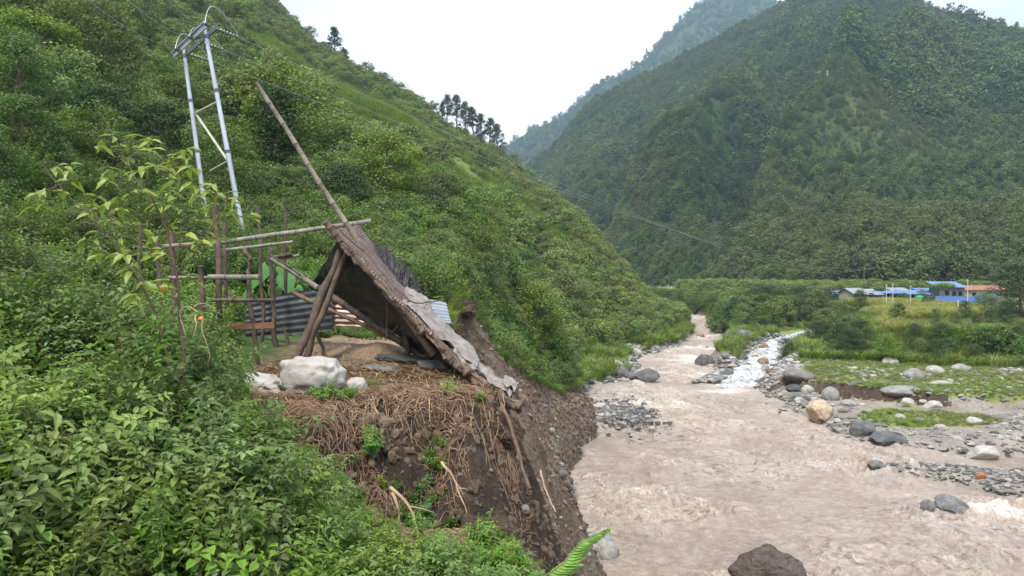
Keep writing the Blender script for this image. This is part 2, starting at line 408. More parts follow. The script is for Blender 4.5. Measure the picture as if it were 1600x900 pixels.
# soil / scar
m, t = newmat('bare_soil')
n1 = noise(t, .9, 6, .65); n2 = noise(t, 7, 5, .7); n3 = noise(t, .35, 3, .5, None, .6, (1, 1, 2.5))
c = mix(t, ramp(t, n1, [(.35, 0), (.65, 1)]), (.125, .088, .06), (.26, .205, .15))
c = mix(t, ramp(t, n3, [(.45, 0), (.6, 1)]), c, (.30, .25, .195))
dk = attr(t, 'tint').outputs['Fac']                      # damp, freshly torn humus against dry gravelly scree
c = mix(t, dk, c, mix(t, ramp(t, noise(t, 3.5, 7, .7), [(.38, 0), (.6, 1)]), (.032, .022, .017), (.115, .08, .06)))
c = mix(t, ramp(t, n2, [(.35, .55), (.6, 0)]), c, (.07, .05, .04))
vr = nn(t, 'ShaderNodeTexVoronoi'); vr.inputs['Scale'].default_value = 5; t.links.new(nn(t, 'ShaderNodeNewGeometry').outputs['Position'], vr.inputs['Vector'])
c = mix(t, ramp(t, vr.outputs['Distance'], [(.10, .55), (.22, 0)]), c, (.34, .31, .27))
out(t, bsdf(t, c, .95, .15, math_(t, 'ADD', noise(t, 9, 8, .75), math_(t, 'MULTIPLY', n1, 1.5)), .2, 1.0)); M['soil'] = m
# floor of the shed
m, t = newmat('trodden_earth')
n1 = noise(t, 1.3, 6, .65); n2 = noise(t, 14, 5, .7)
c = mix(t, ramp(t, n1, [(.35, 0), (.65, 1)]), (.09, .062, .045), (.24, .17, .115))
c = mix(t, ramp(t, n2, [(.4, 0), (.62, .6)]), c, (.35, .26, .17))
g_ = ramp(t, noise(t, .55, 4, .6), [(.56, 0), (.66, .8)])
c = mix(t, attr(t, 'tint').outputs['Fac'], c, (.06, .10, .03))
out(t, bsdf(t, c, .95, .15, n2, .05, .9)); M['earth'] = m
# hillside under the trees
m, t = newmat('hill_grass')
n1 = noise(t, .05, 6, .6); n2 = noise(t, .6, 6, .65); n3 = noise(t, .11, 5, .65, None, .5)
c = mix(t, ramp(t, n1, [(.35, 0), (.65, 1)]), (.11, .15, .04), (.20, .23, .07))
c = mix(t, ramp(t, n2, [(.3, .6), (.6, 0)]), c, (.03, .05, .018))
c = mix(t, ramp(t, n3, [(.58, 0), (.66, .75)]), c, (.15, .12, .085))
out(t, bsdf(t, c, .95, .1, n2, .8, .8)); M['hill'] = m
m, t = newmat('mountain_cover')
n1 = noise(t, .012, 6, .6); n2 = noise(t, .12, 6, .7); n3 = noise(t, .018, 5, .65, None, .8)
c = mix(t, ramp(t, n1, [(.35, 0), (.65, 1)]), (.035, .06, .02), (.07, .095, .032))
c = mix(t, ramp(t, n2, [(.35, .8), (.55, 0)]), c, (.015, .028, .013))
c = mix(t, ramp(t, n3, [(.6, 0), (.68, .6)]), c, (.11, .10, .06))
c = mix(t, attr(t, 'tint').outputs['Fac'], c, mix(t, ramp(t, noise(t, .25, 5, .7), [(.4, 0), (.55, 1)]), (.10, .085, .065), (.42, .35, .29)))
out(t, bsdf(t, c, .95, .1, n2, 3, .9)); M['mount'] = m
# shingle, silt and grass of the far bank
m, t = newmat('river_flat')
n1 = noise(t, .5, 5, .6); n2 = noise(t, 5, 5, .7)
c = mix(t, ramp(t, n1, [(.35, 0), (.65, 1)]), (.22, .19, .165), (.33, .30, .265))
c = mix(t, ramp(t, n2, [(.35, .5), (.6, 0)]), c, (.12, .10, .085))
gc = mix(t, ramp(t, noise(t, 1.2, 5, .65), [(.35, 0), (.65, 1)]), (.13, .165, .05), (.22, .235, .085))
gf = attr(t, 'tint').outputs['Fac']
c = mix(t, ramp(t, math_(t, 'ADD', gf, math_(t, 'MULTIPLY', math_(t, 'SUBTRACT', n2, .5), .8)), [(.4, 0), (.6, 1)]), c, gc)
out(t, bsdf(t, c, .95, .12, n2, .1, .9)); M['flat'] = m
# muddy water
m, t = newmat('muddy_water')
pos = nn(t, 'ShaderNodeNewGeometry').outputs['Position']
fo = attr(t, 'tint').outputs['Fac']
n1 = noise(t, .32, 7, .65, None, 1.5, (1.0, .55, 1)); n2 = noise(t, 2.6, 6, .7, None, 1.2); n3 = noise(t, .09, 3, .5)
c = mix(t, ramp(t, n3, [(.35, 0), (.65, 1)]), (.30, .235, .19), (.385, .315, .265))
c = mix(t, ramp(t, n1, [(.42, 0), (.60, .6)]), c, (.46, .385, .335))
n4 = noise(t, .55, 9, .62, None, 2.6, (1, .7, 1)); n5 = noise(t, 1.0, 8, .68, None, 2.4, (1, .75, 1))
for q, w_, a_ in ((n4, .035, .8), (n5, .03, .55)):          # thin foam threads where the water folds over
    fil = math_(t, 'ABSOLUTE', math_(t, 'SUBTRACT', q, .5))
    c = mix(t, math_(t, 'MULTIPLY', ramp(t, fil, [(0, a_), (w_, 0)]), ramp(t, fo, [(.2, .05), (.55, 1)])), c, (.64, .57, .51))
ff = math_(t, 'ADD', fo, math_(t, 'MULTIPLY', math_(t, 'SUBTRACT', n2, .5), 1.5))
c = mix(t, math_(t, 'MULTIPLY', ramp(t, n5, [(.38, .95), (.49, 0)]), ramp(t, fo, [(.2, .2), (.5, 1)])), c, (.205, .14, .095))  # dark brown creases: ripple shading painted into the water colour
c = mix(t, ramp(t, ff, [(.52, 0), (.70, .8)]), c, (.46, .37, .295))  # tan foam on the crests, also painting wave shading into the colour
c = mix(t, ramp(t, ff, [(.74, 0), (.98, 1)]), c, (.70, .65, .60))
out(t, bsdf(t, c, .4, .35, math_(t, 'ADD', n2, math_(t, 'MULTIPLY', n4, 1.6)), .22, 1.0)); M['water'] = m
m, t = newmat('white_water')
n2 = noise(t, 1.6, 6, .7, None, 1.0)
n3 = noise(t, .7, 7, .65, None, 1.8); c = mix(t, ramp(t, n2, [(.36, 0), (.50, 1)]), (.22, .23, .225), (.52, .54, .55)); c = mix(t, ramp(t, n3, [(.38, .85), (.5, 0)]), c, (.17, .175, .165))
out(t, bsdf(t, c, .5, .3, n2, .2, 1)); M['white_water'] = m
# rocks
def rockmat(name, a, b, strata=0):
    m, t = newmat(name)
    oc = nn(t, 'ShaderNodeTexCoord').outputs['Object']; oi = nn(t, 'ShaderNodeObjectInfo').outputs['Random']
    n1 = noise(t, 2.2, 7, .65, oc, .3, (1, 1, 1 + 5 * strata)); n2 = noise(t, 16, 6, .7, oc)
    c = mix(t, ramp(t, n1, [(.35, 0), (.65, 1)]), a, b)
    c = mix(t, ramp(t, n2, [(.35, .5), (.55, 0)]), c, tuple(x * .45 for x in a))
    hs = nn(t, 'ShaderNodeHueSaturation'); t.links.new(c, hs.inputs['Color'])
    t.links.new(math_(t, 'ADD', math_(t, 'MULTIPLY', oi, .9), .55), hs.inputs['Value'])
    t.links.new(math_(t, 'ADD', math_(t, 'MULTIPLY', math_(t, 'FRACT', math_(t, 'MULTIPLY', oi, 5.3)), .9), .5), hs.inputs['Saturation'])
    if strata: c2 = c
    else: c2 = hs.outputs[0]
    out(t, bsdf(t, c2, .8, .3, math_(t, 'ADD', n1, math_(t, 'MULTIPLY', n2, .3)), .12, .8)); return m
M['stone'] = rockmat('river_stone', (.17, .16, .155), (.36, .34, .31))
M['dark_stone'] = rockmat('dark_wet_stone', (.075, .075, .078), (.17, .17, .17))
M['tan_stone'] = rockmat('tan_stone', (.34, .245, .165), (.58, .47, .35), .05)
M['pale_stone'] = rockmat('pale_stone', (.32, .30, .28), (.52, .50, .47), .05)
M['red_stone'] = rockmat('banded_brown_stone', (.045, .038, .035), (.15, .115, .095), 1)
M['orange_stone'] = rockmat('orange_stone', (.30, .12, .06), (.42, .2, .11), .05)
M['scar_rock'] = rockmat('fractured_brown_rock', (.12, .085, .055), (.33, .24, .16), .6)
# plants
M['weed'] = leafmat('weed_leaf', (.05, .095, .024), (.215, .315, .07), .6, .34)
M['weed_bright'] = leafmat('bright_weed_leaf', (.06, .13, .02), (.19, .32, .055), .3, .35)
M['bush'] = leafmat('bush_leaf', (.03, .062, .017), (.135, .21, .048), .6, .32)
M['tree_dark'] = leafmat('dark_tree_leaf', (.018, .036, .014), (.07, .11, .034), .35, .2, pscale=.02)
M['tree_mid'] = leafmat('mid_tree_leaf', (.045, .08, .022), (.175, .24, .06), .6, .3)
M['tree_bright'] = leafmat('bright_tree_leaf', (.06, .12, .022), (.20, .30, .06), .3, .3)
M['pine'] = leafmat('pine_needles', (.022, .05, .02), (.07, .115, .04), .35, .15)
M['wood_far'] = leafmat('mountain_wood_leaf', (.036, .070, .018), (.14, .205, .05), .9, .2, patch=(.15, .15, .055), pscale=.012)
M['wood_left'] = leafmat('hill_wood_leaf', (.05, .088, .024), (.225, .295, .072), .8, .26, patch=(.24, .26, .08), pscale=.03)
M['grass'] = leafmat('grass_blade', (.09, .15, .03), (.26, .33, .075), .4, .3)
M['drygrass'] = leafmat('pale_grass_blade', (.13, .16, .05), (.26, .27, .10), .4, .3)
M['sapling_leaf'] = leafmat('young_leaf', (.10, .175, .03), (.29, .39, .075), .1, .38, .4, .4)
M['taro'] = leafmat('broad_leaf', (.055, .15, .03), (.10, .24, .05), .1, .35)
M['crop'] = leafmat('ripening_crop', (.22, .23, .055), (.42, .40, .12), .3, .3)
M['straw'] = simple('straw', (.36, .25, .15), .8, .2, var=.5, vs=9, tintcol=(.13, .075, .045))
M['stalk'] = simple('dead_stalk', (.27, .175, .115), .85, .2, var=.5, vs=7, tintcol=(.10, .055, .035))
M['bark'] = simple('bark', (.12, .095, .07), .9, .2, var=.4, vs=6, sc3=(1, 1, .2))
M['palebark'] = simple('pale_bark', (.30, .28, .24), .9, .2, var=.3, vs=6, sc3=(1, 1, .3))
M['twig'] = simple('twig_bark', (.11, .075, .05), .8, .2, var=.3)

# ------------------------------------------------------------------ the terrain: one polar sheet, split where the surface changes
pxs = np.concatenate([np.arange(-1400, -60, 22.0), np.arange(-60, 1660, 2.6), np.arange(1660, 2700, 20.0)])
rows = np.concatenate([np.exp(np.arange(math.log(1.1), math.log(70), .0085)), np.exp(np.arange(math.log(70), math.log(1250), .0065))])
PX, YY = np.meshgrid(pxs, rows); XX = (PX - 800) / F * YY
Z, LEFT, TL_, DR, DT, TR_, MM = H(XX, YY, True)
nr, nc = XX.shape
VX = np.stack([XX, YY, Z], -1).reshape(-1, 3)
xe_, xl_ = XE(YY), XL(YY)
cls = np.full(XX.shape, 4)                                     # river bed
cls[LEFT & (XX >= xe_ - .05)] = 1                              # torn bank
cls[LEFT & (XX >= xe_) & (YY > 62)] = 5
cls[LEFT & (XX < xe_ - .05)] = 2
cls[LEFT & (XX < xe_ - .05) & (YY < 22.5) & (XX > -7)] = 0
cls[LEFT & (YY < 9.8) & (XX > -3.6) & (YY > 7.2)] = 1
cls[(~LEFT) & ((DR > -1.2) | (YY < 41))] = 5
cls[(~LEFT) & MM] = 3
yc_ = ip(XX, [17, 21.3, 23.5, 27, 28.5, 33, 37, 60], [60.5, 59, 55, 52.3, 50.6, 50, 49, 44]) + .35 * vn(XX * .5, XX * 0, None, 63)
sl_ = np.zeros(XX.shape); sl_[:-1] = (Z[1:] - Z[:-1]) / (YY[1:] - YY[:-1])
cutb = (cls == 5) & ~LEFT & (XX > 20) & (XX < 29.5) & (np.abs(YY - yc_) < .9) & (sl_ > .22)
cls[cutb] = 1
ck = cls[:-1, :-1].ravel()
idx = (np.arange(nr - 1)[:, None] * nc + np.arange(nc - 1)[None]).ravel()
quads = np.stack([idx, idx + 1, idx + nc + 1, idx + nc], 1)
# surface masks, by place in the world
gm = np.zeros(XX.shape)
g_n = fbm(XX / 2.2, YY / 2.2, None, 4, 71)
gr = ss(1.5, 4.5, DR) * ss(.0, .6, Z - .55) + .0
lowgrass = np.exp(-((XX - 25.5) / 4.2) ** 2 - ((YY - 46.0) / 3.0) ** 2) * 1.5
gmf = np.clip(gr * .95 + lowgrass + g_n * .55, 0, 1) * (1 - .75 * ss(.0, 1.0, fbm(XX / 6, YY / 3.5, None, 3, 72)) * (YY < 64) * (XX > 28))
gm[cls == 5] = gmf[cls == 5]
gm[(cls == 5) & LEFT] = .75
sC = np.clip((xl_ - XX) / np.maximum(xl_ - xe_, .3), 0, 1)
damp = np.clip(ss(16, 9.5, YY) * ss(.15, .55, sC + .25 * g_n) + .8 * ss(.86, .95, sC) * (YY < 26), 0, 1)
isl_ = (XX > 19) & (XX < 36) & (YY > 76) & (YY < 118); gm = np.where(isl_ & (cls == 5), np.clip(ss(1.0, 2.5, DR) + .3 * g_n, 0, 1), gm)
damp = np.where((YY < 9.9) & (XX < .6), np.clip(.8 + .5 * g_n, 0, 1) * (1 - ss(-.9, .5, XX + .35 * g_n)) + damp * ss(-.9, .5, XX + .35 * g_n), damp)
damp = np.where(cutb, .8, damp); gm[cls == 1] = damp[cls == 1]; gm[cls == 3] = ((seg(PX, TR_, (985, .47), (960, .38), .022) + seg(PX, TR_, (1010, .56), (1000, .52), .02) + seg(PX, TR_, (1115, .37), (1120, .35), .02)) > .45)[cls == 3] * .95
plat_green = np.clip(ss(15.8, 18.5, YY + 1.2 * g_n) + ss(-4.2, -5.0, XX + .5 * g_n), 0, 1) * (YY > 9)
gm[cls == 0] = np.where(YY < 9.3, .0, plat_green)[cls == 0]
def sub(name, k, mat, label=None):
    q = quads[ck == k]; u, inv = np.unique(q.ravel(), return_inverse=True)
    g = Geo(); g.add(VX[u], inv.reshape(-1, 4), 0, gm.ravel()[u]); o = g.obj(name, M[mat], smooth=True)
    return tag(o, kind='structure')
sub('ground', 0, 'earth'); sub('eroded_bank', 1, 'soil'); sub('hillside', 2, 'hill'); sub('mountain', 3, 'mount')
sub('river_bed', 4, 'flat'); sub('river_bank', 5, 'flat')
# the far, hazy mountain
rw = np.linspace(1150, 2300, 70); cl_ = np.arange(300, 2300, 5.0)
A, B = np.meshgrid(cl_, rw); prf = ip(A, [300, 600, 700, 790, 830, 850, 870, 890, 930, 980, 1010, 1040, 1080, 1100, 1150, 1250, 1500, 2300], [380, 335, 270, 229, 204, 196, 186, 174, 136, 112, 92, 58, 14, 2, -22, 20, 200, 330])
tt = np.clip((B - 1150) / 700, 0, 1); XF = (A - 800) / F * B
yr = 1850.0; zc = (HZ - prf) / F * yr
zf = np.where(B < yr, -60 + (zc + 69) * tt ** .8, zc + 9 - .5 * (B - yr)) + np.sin(np.pi * tt) * 55 * ridged(XF / 260 + B / 500, B / 500, 4, 81) * (B < yr)
zf += (1 - tt * .6) * 6 * fbm(XF / 30, B / 30, None, 3, 82)
g = Geo(); ii = (np.arange(len(rw) - 1)[:, None] * len(cl_) + np.arange(len(cl_) - 1)[None]).ravel()
g.add(np.stack([XF, B, zf], -1).reshape(-1, 3), np.stack([ii, ii + 1, ii + len(cl_) + 1, ii + len(cl_)], 1), 0, 0)
tag(g.obj('mountain_beyond', M['mount'], smooth=True), kind='structure')
FARX, FARY, FARZ, FART = XF, B, zf, tt

# ------------------------------------------------------------------ the river
pw = np.concatenate([np.arange(620, 860, 8.0), np.arange(860, 1660, 1.7), np.arange(1660, 2500, 14.0)])
yw = np.exp(np.arange(math.log(13), math.log(240), .0048))
A, B = np.meshgrid(pw, yw); WX = (A - 800) / F * B
wq = fbm(WX / 5, B / 5, None, 2, 90) * 2
u_, v_ = WX + wq, B * .8 - wq * .5
rd = ridged(u_ / 2.6, v_ / 1.9, 4, 91); r2 = ridged(u_ / .9, v_ / .7, 3, 92)
big = fbm(WX / 9, B / 6, None, 3, 93)
rapid = np.clip(.40 + 1.4 * fbm(WX / 6 + 3, B / 6, None, 3, 94) + .5 * ss(34, 24, B) + .3 * ss(55, 75, B), .12, 1.25)
waves = .25 * big + rapid ** 1.3 * (.42 * rd + .20 * r2) - .2
edge = np.clip((WX - XL(B)) / 3, 0, 1)
waves *= .3 + .7 * edge
foam = np.clip(.30 + .42 * rapid * (rd - .1) + .30 * r2 * rapid + .55 * fbm(WX / 5, B / 4, None, 4, 95), 0, 1)
jx = np.exp(-((WX - 18) / 3.2) ** 2 - ((B - 62) / 6) ** 2) + np.exp(-((WX - 21.5) / 3) ** 2 - ((B - 84) / 7) ** 2)
foam = np.clip(foam + jx * .6, 0, 1)
for bx, by, br in ((7.9, 22.8, 1.6), (15.5, 28.8, 1.5), (18.6, 29.2, 1.8), (14.2, 27.3, 2.2)):      # water piling against the boulders
    q = np.exp(-(((WX - bx) / br) ** 2 + ((B - by) / (br * .8)) ** 2)); waves += .16 * q * (1 + r2); foam = np.clip(foam + .28 * q, 0, 1)
ii = (np.arange(len(yw) - 1)[:, None] * len(pw) + np.arange(len(pw) - 1)[None]).ravel()
q = np.stack([ii, ii + 1, ii + len(pw) + 1, ii + len(pw)], 1)
zg = H(WX[::1, ::1], B)
keep = (zg < .75).ravel()[q].any(1)
g = Geo(); g.add(np.stack([WX, B, waves], -1).reshape(-1, 3), q[keep], 0, foam.ravel())
tag(g.obj('river_water', M['water'], smooth=True), kind='structure')
# clear side stream tumbling in white
g = Geo(); sp = []
for i in range(len(STREAM) - 1):
    for k in range(30): sp.append(STREAM[i] + (STREAM[i + 1] - STREAM[i]) * k / 30)
sp = np.array(sp + [STREAM[-1]]); dd = np.gradient(sp[:, :2], axis=0); dd /= np.linalg.norm(dd, axis=1, keepdims=True)
pr_ = np.stack([-dd[:, 1], dd[:, 0]], 1); off = np.linspace(-1.9, 1.9, 26)
SX = sp[:, 0][:, None] + pr_[:, 0][:, None] * off; SY = sp[:, 1][:, None] + pr_[:, 1][:, None] * off
SZ = sp[:, 2][:, None] - .35 * ss(len(sp) - 70, len(sp), np.arange(len(sp)))[:, None] - .25 * (np.abs(off) / 1.9)[None] ** 3 + .32 * ridged(SX / 1.3, SY / 1.3, 4, 97) + .05 * fbm(SX * 2, SY * 2, None, 2, 98) + .02
ii = (np.arange(len(sp) - 1)[:, None] * 26 + np.arange(25)[None]).ravel()
g.add(np.stack([SX, SY, SZ], -1).reshape(-1, 3), np.stack([ii, ii + 1, ii + 27, ii + 26], 1), 0, .5)
tag(g.obj('stream_water', M['white_water'], smooth=True), kind='structure')

# ------------------------------------------------------------------ scattering of stuff (real points, one object each)
def scatter(name, pts, rots, scl, idx, protos, label=None, cat=None):
    pts = np.asarray(pts, np.float32); n = len(pts)
    me = bpy.data.meshes.new(name); me.vertices.add(n); me.vertices.foreach_set('co', pts.ravel())
    scl = np.asarray(scl, np.float32); scl = np.repeat(scl[:, None], 3, 1) if scl.ndim == 1 else scl
    for nm, ty, key, val in (('rot', 'FLOAT_VECTOR', 'vector', rots), ('scl', 'FLOAT_VECTOR', 'vector', scl), ('idx', 'INT', 'value', idx)):
        a = me.attributes.new(nm, ty, 'POINT'); a.data.foreach_set(key, np.asarray(val, np.int32 if ty == 'INT' else np.float32).ravel())
    o = bpy.data.objects.new(name, me); link(o); tag(o, label, cat, None, 'stuff')
    ng = bpy.data.node_groups.new(name, 'GeometryNodeTree')
    ng.interface.new_socket('Geometry', in_out='INPUT', socket_type='NodeSocketGeometry'); ng.interface.new_socket('Geometry', in_out='OUTPUT', socket_type='NodeSocketGeometry')
    gi = ng.nodes.new('NodeGroupInput'); go = ng.nodes.new('NodeGroupOutput'); l = ng.links.new
    jn = ng.nodes.new('GeometryNodeJoinGeometry')
    for p in reversed(protos):
        oi = ng.nodes.new('GeometryNodeObjectInfo'); oi.inputs[0].default_value = p
        gg = ng.nodes.new('GeometryNodeGeometryToInstance'); l(oi.outputs['Geometry'], gg.inputs[0]); l(gg.outputs[0], jn.inputs[0])
    iop = ng.nodes.new('GeometryNodeInstanceOnPoints'); iop.inputs['Pick Instance'].default_value = True
    for nm, dt, so_ in (('rot', 'FLOAT_VECTOR', 'Rotation'), ('scl', 'FLOAT_VECTOR', 'Scale'), ('idx', 'INT', 'Instance Index')):
        a = ng.nodes.new('GeometryNodeInputNamedAttribute'); a.data_type = dt; a.inputs['Name'].default_value = nm
        l(a.outputs['Attribute'], iop.inputs[so_])
    l(gi.outputs[0], iop.inputs['Points']); l(jn.outputs[0], iop.inputs['Instance']); l(iop.outputs[0], go.inputs[0])
    md = o.modifiers.new('scatter', 'NODES'); md.node_group = ng
    return o
def shape(name, me):                                    # a shape to scatter, standing nowhere itself
    return bpy.data.objects.new(name, me)
def yaw(n, tilt=0):
    r = np.zeros((n, 3)); r[:, 2] = RNG.uniform(0, 6.283, n)
    if tilt: r[:, :2] = RNG.normal(0, tilt, (n, 2))
    return r

# ------------------------------------------------------------------ trees
def limb(g, a, b, r0, r1, r, n=5, mat=0, bend=.12):
    a, b = np.array(a, float), np.array(b, float); m = 5; t = np.linspace(0, 1, m)[:, None]
    p = a + (b - a) * t; ln = np.linalg.norm(b - a); p[1:-1] += r.normal(0, bend * ln * .25, (m - 2, 3)); p[:, 2] += np.sin(np.pi * t[:, 0]) * ln * .06
    tube(g, p, r0 + (r1 - r0) * t[:, 0], n, mat, .5, cap=False); return p
def tree_geo(seed, h, w, nclump, nleaf, ls, base=.25, kind='broad', barkm=0):
    """returns (crown Geo, trunk Geo): clumps of leaves carried by limbs off a tapered trunk"""
    r = np.random.default_rng(seed); tr = Geo(); cr_ = Geo()
    lean = r.normal(0, .04 * h, 2)
    top = np.array([lean[0], lean[1], h * (.93 if kind != 'column' else .9)])
    tp = np.array([[0, 0, -.3], [lean[0] * .2, lean[1] * .1, h * .25], [lean[0] * .5, lean[1] * .6, h * .6], top])
    tube(tr, tp, [.028 * h + .03, .02 * h, .012 * h, .004 * h], 7, 0, .5)
    C = []; SZ_ = []
    for k in range(nclump):
        f = (k + r.random()) / nclump
        zz = base + (1 - base) * f
        if kind == 'pine': rad = w * .5 * (1 - ((zz - base) / (1 - base)) ** 1.6) * r.uniform(.35, 1) + .04 * w; cs = .17 * w * r.uniform(.7, 1.3)
        elif kind == 'column': rad = w * .5 * r.uniform(.3, .85) * (1 - .5 * max(0, zz - .8) / .2); cs = .27 * w * r.uniform(.7, 1.2)
        elif kind == 'umbrella': rad = w * .5 * r.uniform(.1, 1) ** .6; zz = .74 + .2 * (1 - (rad / (w * .5)) ** 2) * r.uniform(.7, 1); cs = .2 * w * r.uniform(.7, 1.2)
        else:
            e = (zz - base) / (1 - base); rad = w * .5 * math.sqrt(max(0, 1 - (2 * e - .85) ** 2 / 1.35)) * r.uniform(.15, 1) ** .45 * .85; cs = .19 * w * r.uniform(.6, 1.35)
        an = k * 2.4 + r.normal(0, .4)
        c = np.array([lean[0] * zz + rad * math.cos(an), lean[1] * zz + rad * math.sin(an), h * min(zz, .97)])
        C.append(c); SZ_.append(cs)
        if k % 2 == 0 or kind in ('pine', 'umbrella'):
            q = max(.12, zz - r.uniform(.08, .22)); s0 = np.array([lean[0] * q, lean[1] * q, h * q])
            limb(tr, s0, c, .009 * h, .002 * h, r, 4)
    for k, (c, cs) in enumerate(zip(C, SZ_)):
        n = max(3, int(nleaf / nclump * r.uniform(.7, 1.3)))
        d = rnd_dirs(r, n); rr = r.uniform(.35, 1.0, n) ** .5
        sq = .62 if kind not in ('column',) else .9
        p = c + d * (rr[:, None] * cs) * np.array([1, 1, sq]) * r.uniform(.8, 1.2, 3)
        N = d * .7 + np.array([0, 0, .75]) + r.normal(0, .45, (n, 3)); N /= np.linalg.norm(N, axis=1, keepdims=True)
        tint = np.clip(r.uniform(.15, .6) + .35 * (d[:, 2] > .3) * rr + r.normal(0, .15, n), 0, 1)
        L_ = ls * r.uniform(.6, 1.3, n)
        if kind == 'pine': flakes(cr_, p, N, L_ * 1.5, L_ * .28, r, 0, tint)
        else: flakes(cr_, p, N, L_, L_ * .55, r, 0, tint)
    return cr_, tr
PROTO = {}
def proto(key, kind, seed, h, w, nc_, nl, ls, base, leaf, bark='bark'):
    c, t_ = tree_geo(seed, h, w, nc_, nl, ls, base, kind)
    j = Geo(); 
    for src, mi in ((c, 0), (t_, 1)):
        off_ = j.n
        for vv, ti in zip(src.v, src.t): j.v.append(vv); j.t.append(ti); j.n += len(vv)
        for k in (3, 4):
            for ff in src.f[k]: j.f[k].append(ff + off_); j.m[k].append(np.full(len(ff), mi))
    PROTO[key] = dict(h=h, crown=c.mesh(key + '_crown', M[leaf]), trunk=t_.mesh(key + '_trunk', M[bark]), whole=j.mesh(key, [M[leaf], M[bark]]))
# near kinds (fine leaves)
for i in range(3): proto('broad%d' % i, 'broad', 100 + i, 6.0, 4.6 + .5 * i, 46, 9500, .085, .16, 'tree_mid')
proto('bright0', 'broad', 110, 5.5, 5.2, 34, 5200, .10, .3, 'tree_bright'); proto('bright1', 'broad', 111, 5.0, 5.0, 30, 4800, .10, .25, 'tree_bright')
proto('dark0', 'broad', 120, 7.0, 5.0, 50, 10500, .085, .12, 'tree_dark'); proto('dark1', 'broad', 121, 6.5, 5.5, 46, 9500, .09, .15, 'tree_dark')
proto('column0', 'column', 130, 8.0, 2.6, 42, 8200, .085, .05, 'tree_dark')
proto('umbrella0', 'umbrella', 140, 7.0, 5.4, 34, 6500, .11, .5, 'tree_bright', 'palebark')
# mid kinds
for i in range(3): proto('mid%d' % i, 'broad', 200 + i, 6.0, 5.0, 30, 2300, .17, .15, 'wood_left')
proto('pine0', 'pine', 210, 13.0, 6.0, 30, 3600, .22, .42, 'pine', 'bark'); proto('pine1', 'pine', 211, 12.0, 5.0, 26, 3000, .22, .5, 'pine', 'bark')
# far kinds
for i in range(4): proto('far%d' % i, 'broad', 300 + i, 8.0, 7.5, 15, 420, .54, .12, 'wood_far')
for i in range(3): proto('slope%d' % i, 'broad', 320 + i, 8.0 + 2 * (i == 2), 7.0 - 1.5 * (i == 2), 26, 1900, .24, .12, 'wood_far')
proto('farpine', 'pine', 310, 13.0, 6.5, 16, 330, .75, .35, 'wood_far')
W_ = {k: shape('tree_shape', v['whole']) for k, v in PROTO.items()}
def tree(name, key, x, Y, h, label, cat='tree', group=None, wide=1.0, parts=True, rz=None, z=None):
    p = PROTO[key]; s = h / p['h']; z = h1(x, Y) if z is None else z
    rz = random.uniform(0, 6.28) if rz is None else rz
    if parts:
        e = empty(name, (x, Y, z - .05 * h * .3), label, cat, group); e.rotation_euler = (0, 0, rz); e.scale = (s * wide, s * wide, s)
        link(bpy.data.objects.new('crown', p['crown']), e); link(bpy.data.objects.new('trunk', p['trunk']), e)
        return e
    o = bpy.data.objects.new(name, p['whole']); link(o); o.location = (x, Y, z - .02 * h); o.rotation_euler = (0, 0, rz); o.scale = (s * wide, s * wide, s)
    return tag(o, label, cat, group)

# --- the wood on the mountain across the river: one mass
n = 110000; px = RNG.uniform(820, 1800, n); tt = RNG.uniform(0, 1.03, n)
Yf, Yr, _ = colR(px); Y = Yf * (Yr / Yf) ** tt
k = RNG.random(n) < (Y / 900) ** 1.6 * 1.0; px, Y, tt = px[k], Y[k], tt[k]
x = (px - 800) / F * Y; z = H(x, Y)
bare = fbm(x / 60, Y / 80, None, 3, 501)
scarz = (seg(px, tt, (985, .47), (960, .38), .022) + seg(px, tt, (1010, .56), (1000, .52), .02) + seg(px, tt, (1115, .37), (1120, .35), .02)) > .4
k = ~scarz & (z > 3); x, Y, z, tt = x[k], Y[k], z[k], tt[k]
n = len(x); print('mountain wood', n)
sc = RNG.uniform(.5, 1.15, n) * np.where(fbm(x / 90, Y / 90, None, 2, 505) > .1, 1.0, .7) * np.where(fbm(x / 60, Y / 80, None, 3, 501) > .25, .6, 1) * RNG.choice([.7, 1, 1.35], n, p=[.4, .45, .15])
scatter('mountain_forest', np.stack([x, Y, z - .5], 1), yaw(n, .06), sc, np.where(tt < .55, RNG.integers(4, 7, n), RNG.integers(0, 4, n)), [W_['far%d' % i] for i in range(4)] + [W_['slope%d' % i] for i in range(3)], 'dense dark green forest covering the whole mountainside across the river', 'forest')
# --- the wood on the hazy mountain behind
n = 9000; i = RNG.integers(0, FARX.shape[0] - 1, n * 3); j = RNG.integers(0, FARX.shape[1] - 1, n * 3)
k = (FARY[i, j] > 1300) & (FARY[i, j] < 1900) & (FARX[i, j] < 900); i, j = i[k][:n], j[k][:n]
scatter('ridge_forest', np.stack([FARX[i, j] + RNG.uniform(-5, 5, len(i)), FARY[i, j], FARZ[i, j] - 1], 1), yaw(len(i), .05), RNG.uniform(.9, 1.9, len(i)), RNG.integers(0, 4, len(i)), [W_['far%d' % q] for q in range(4)], 'blue hazy forest on the farthest mountain ridge', 'forest')
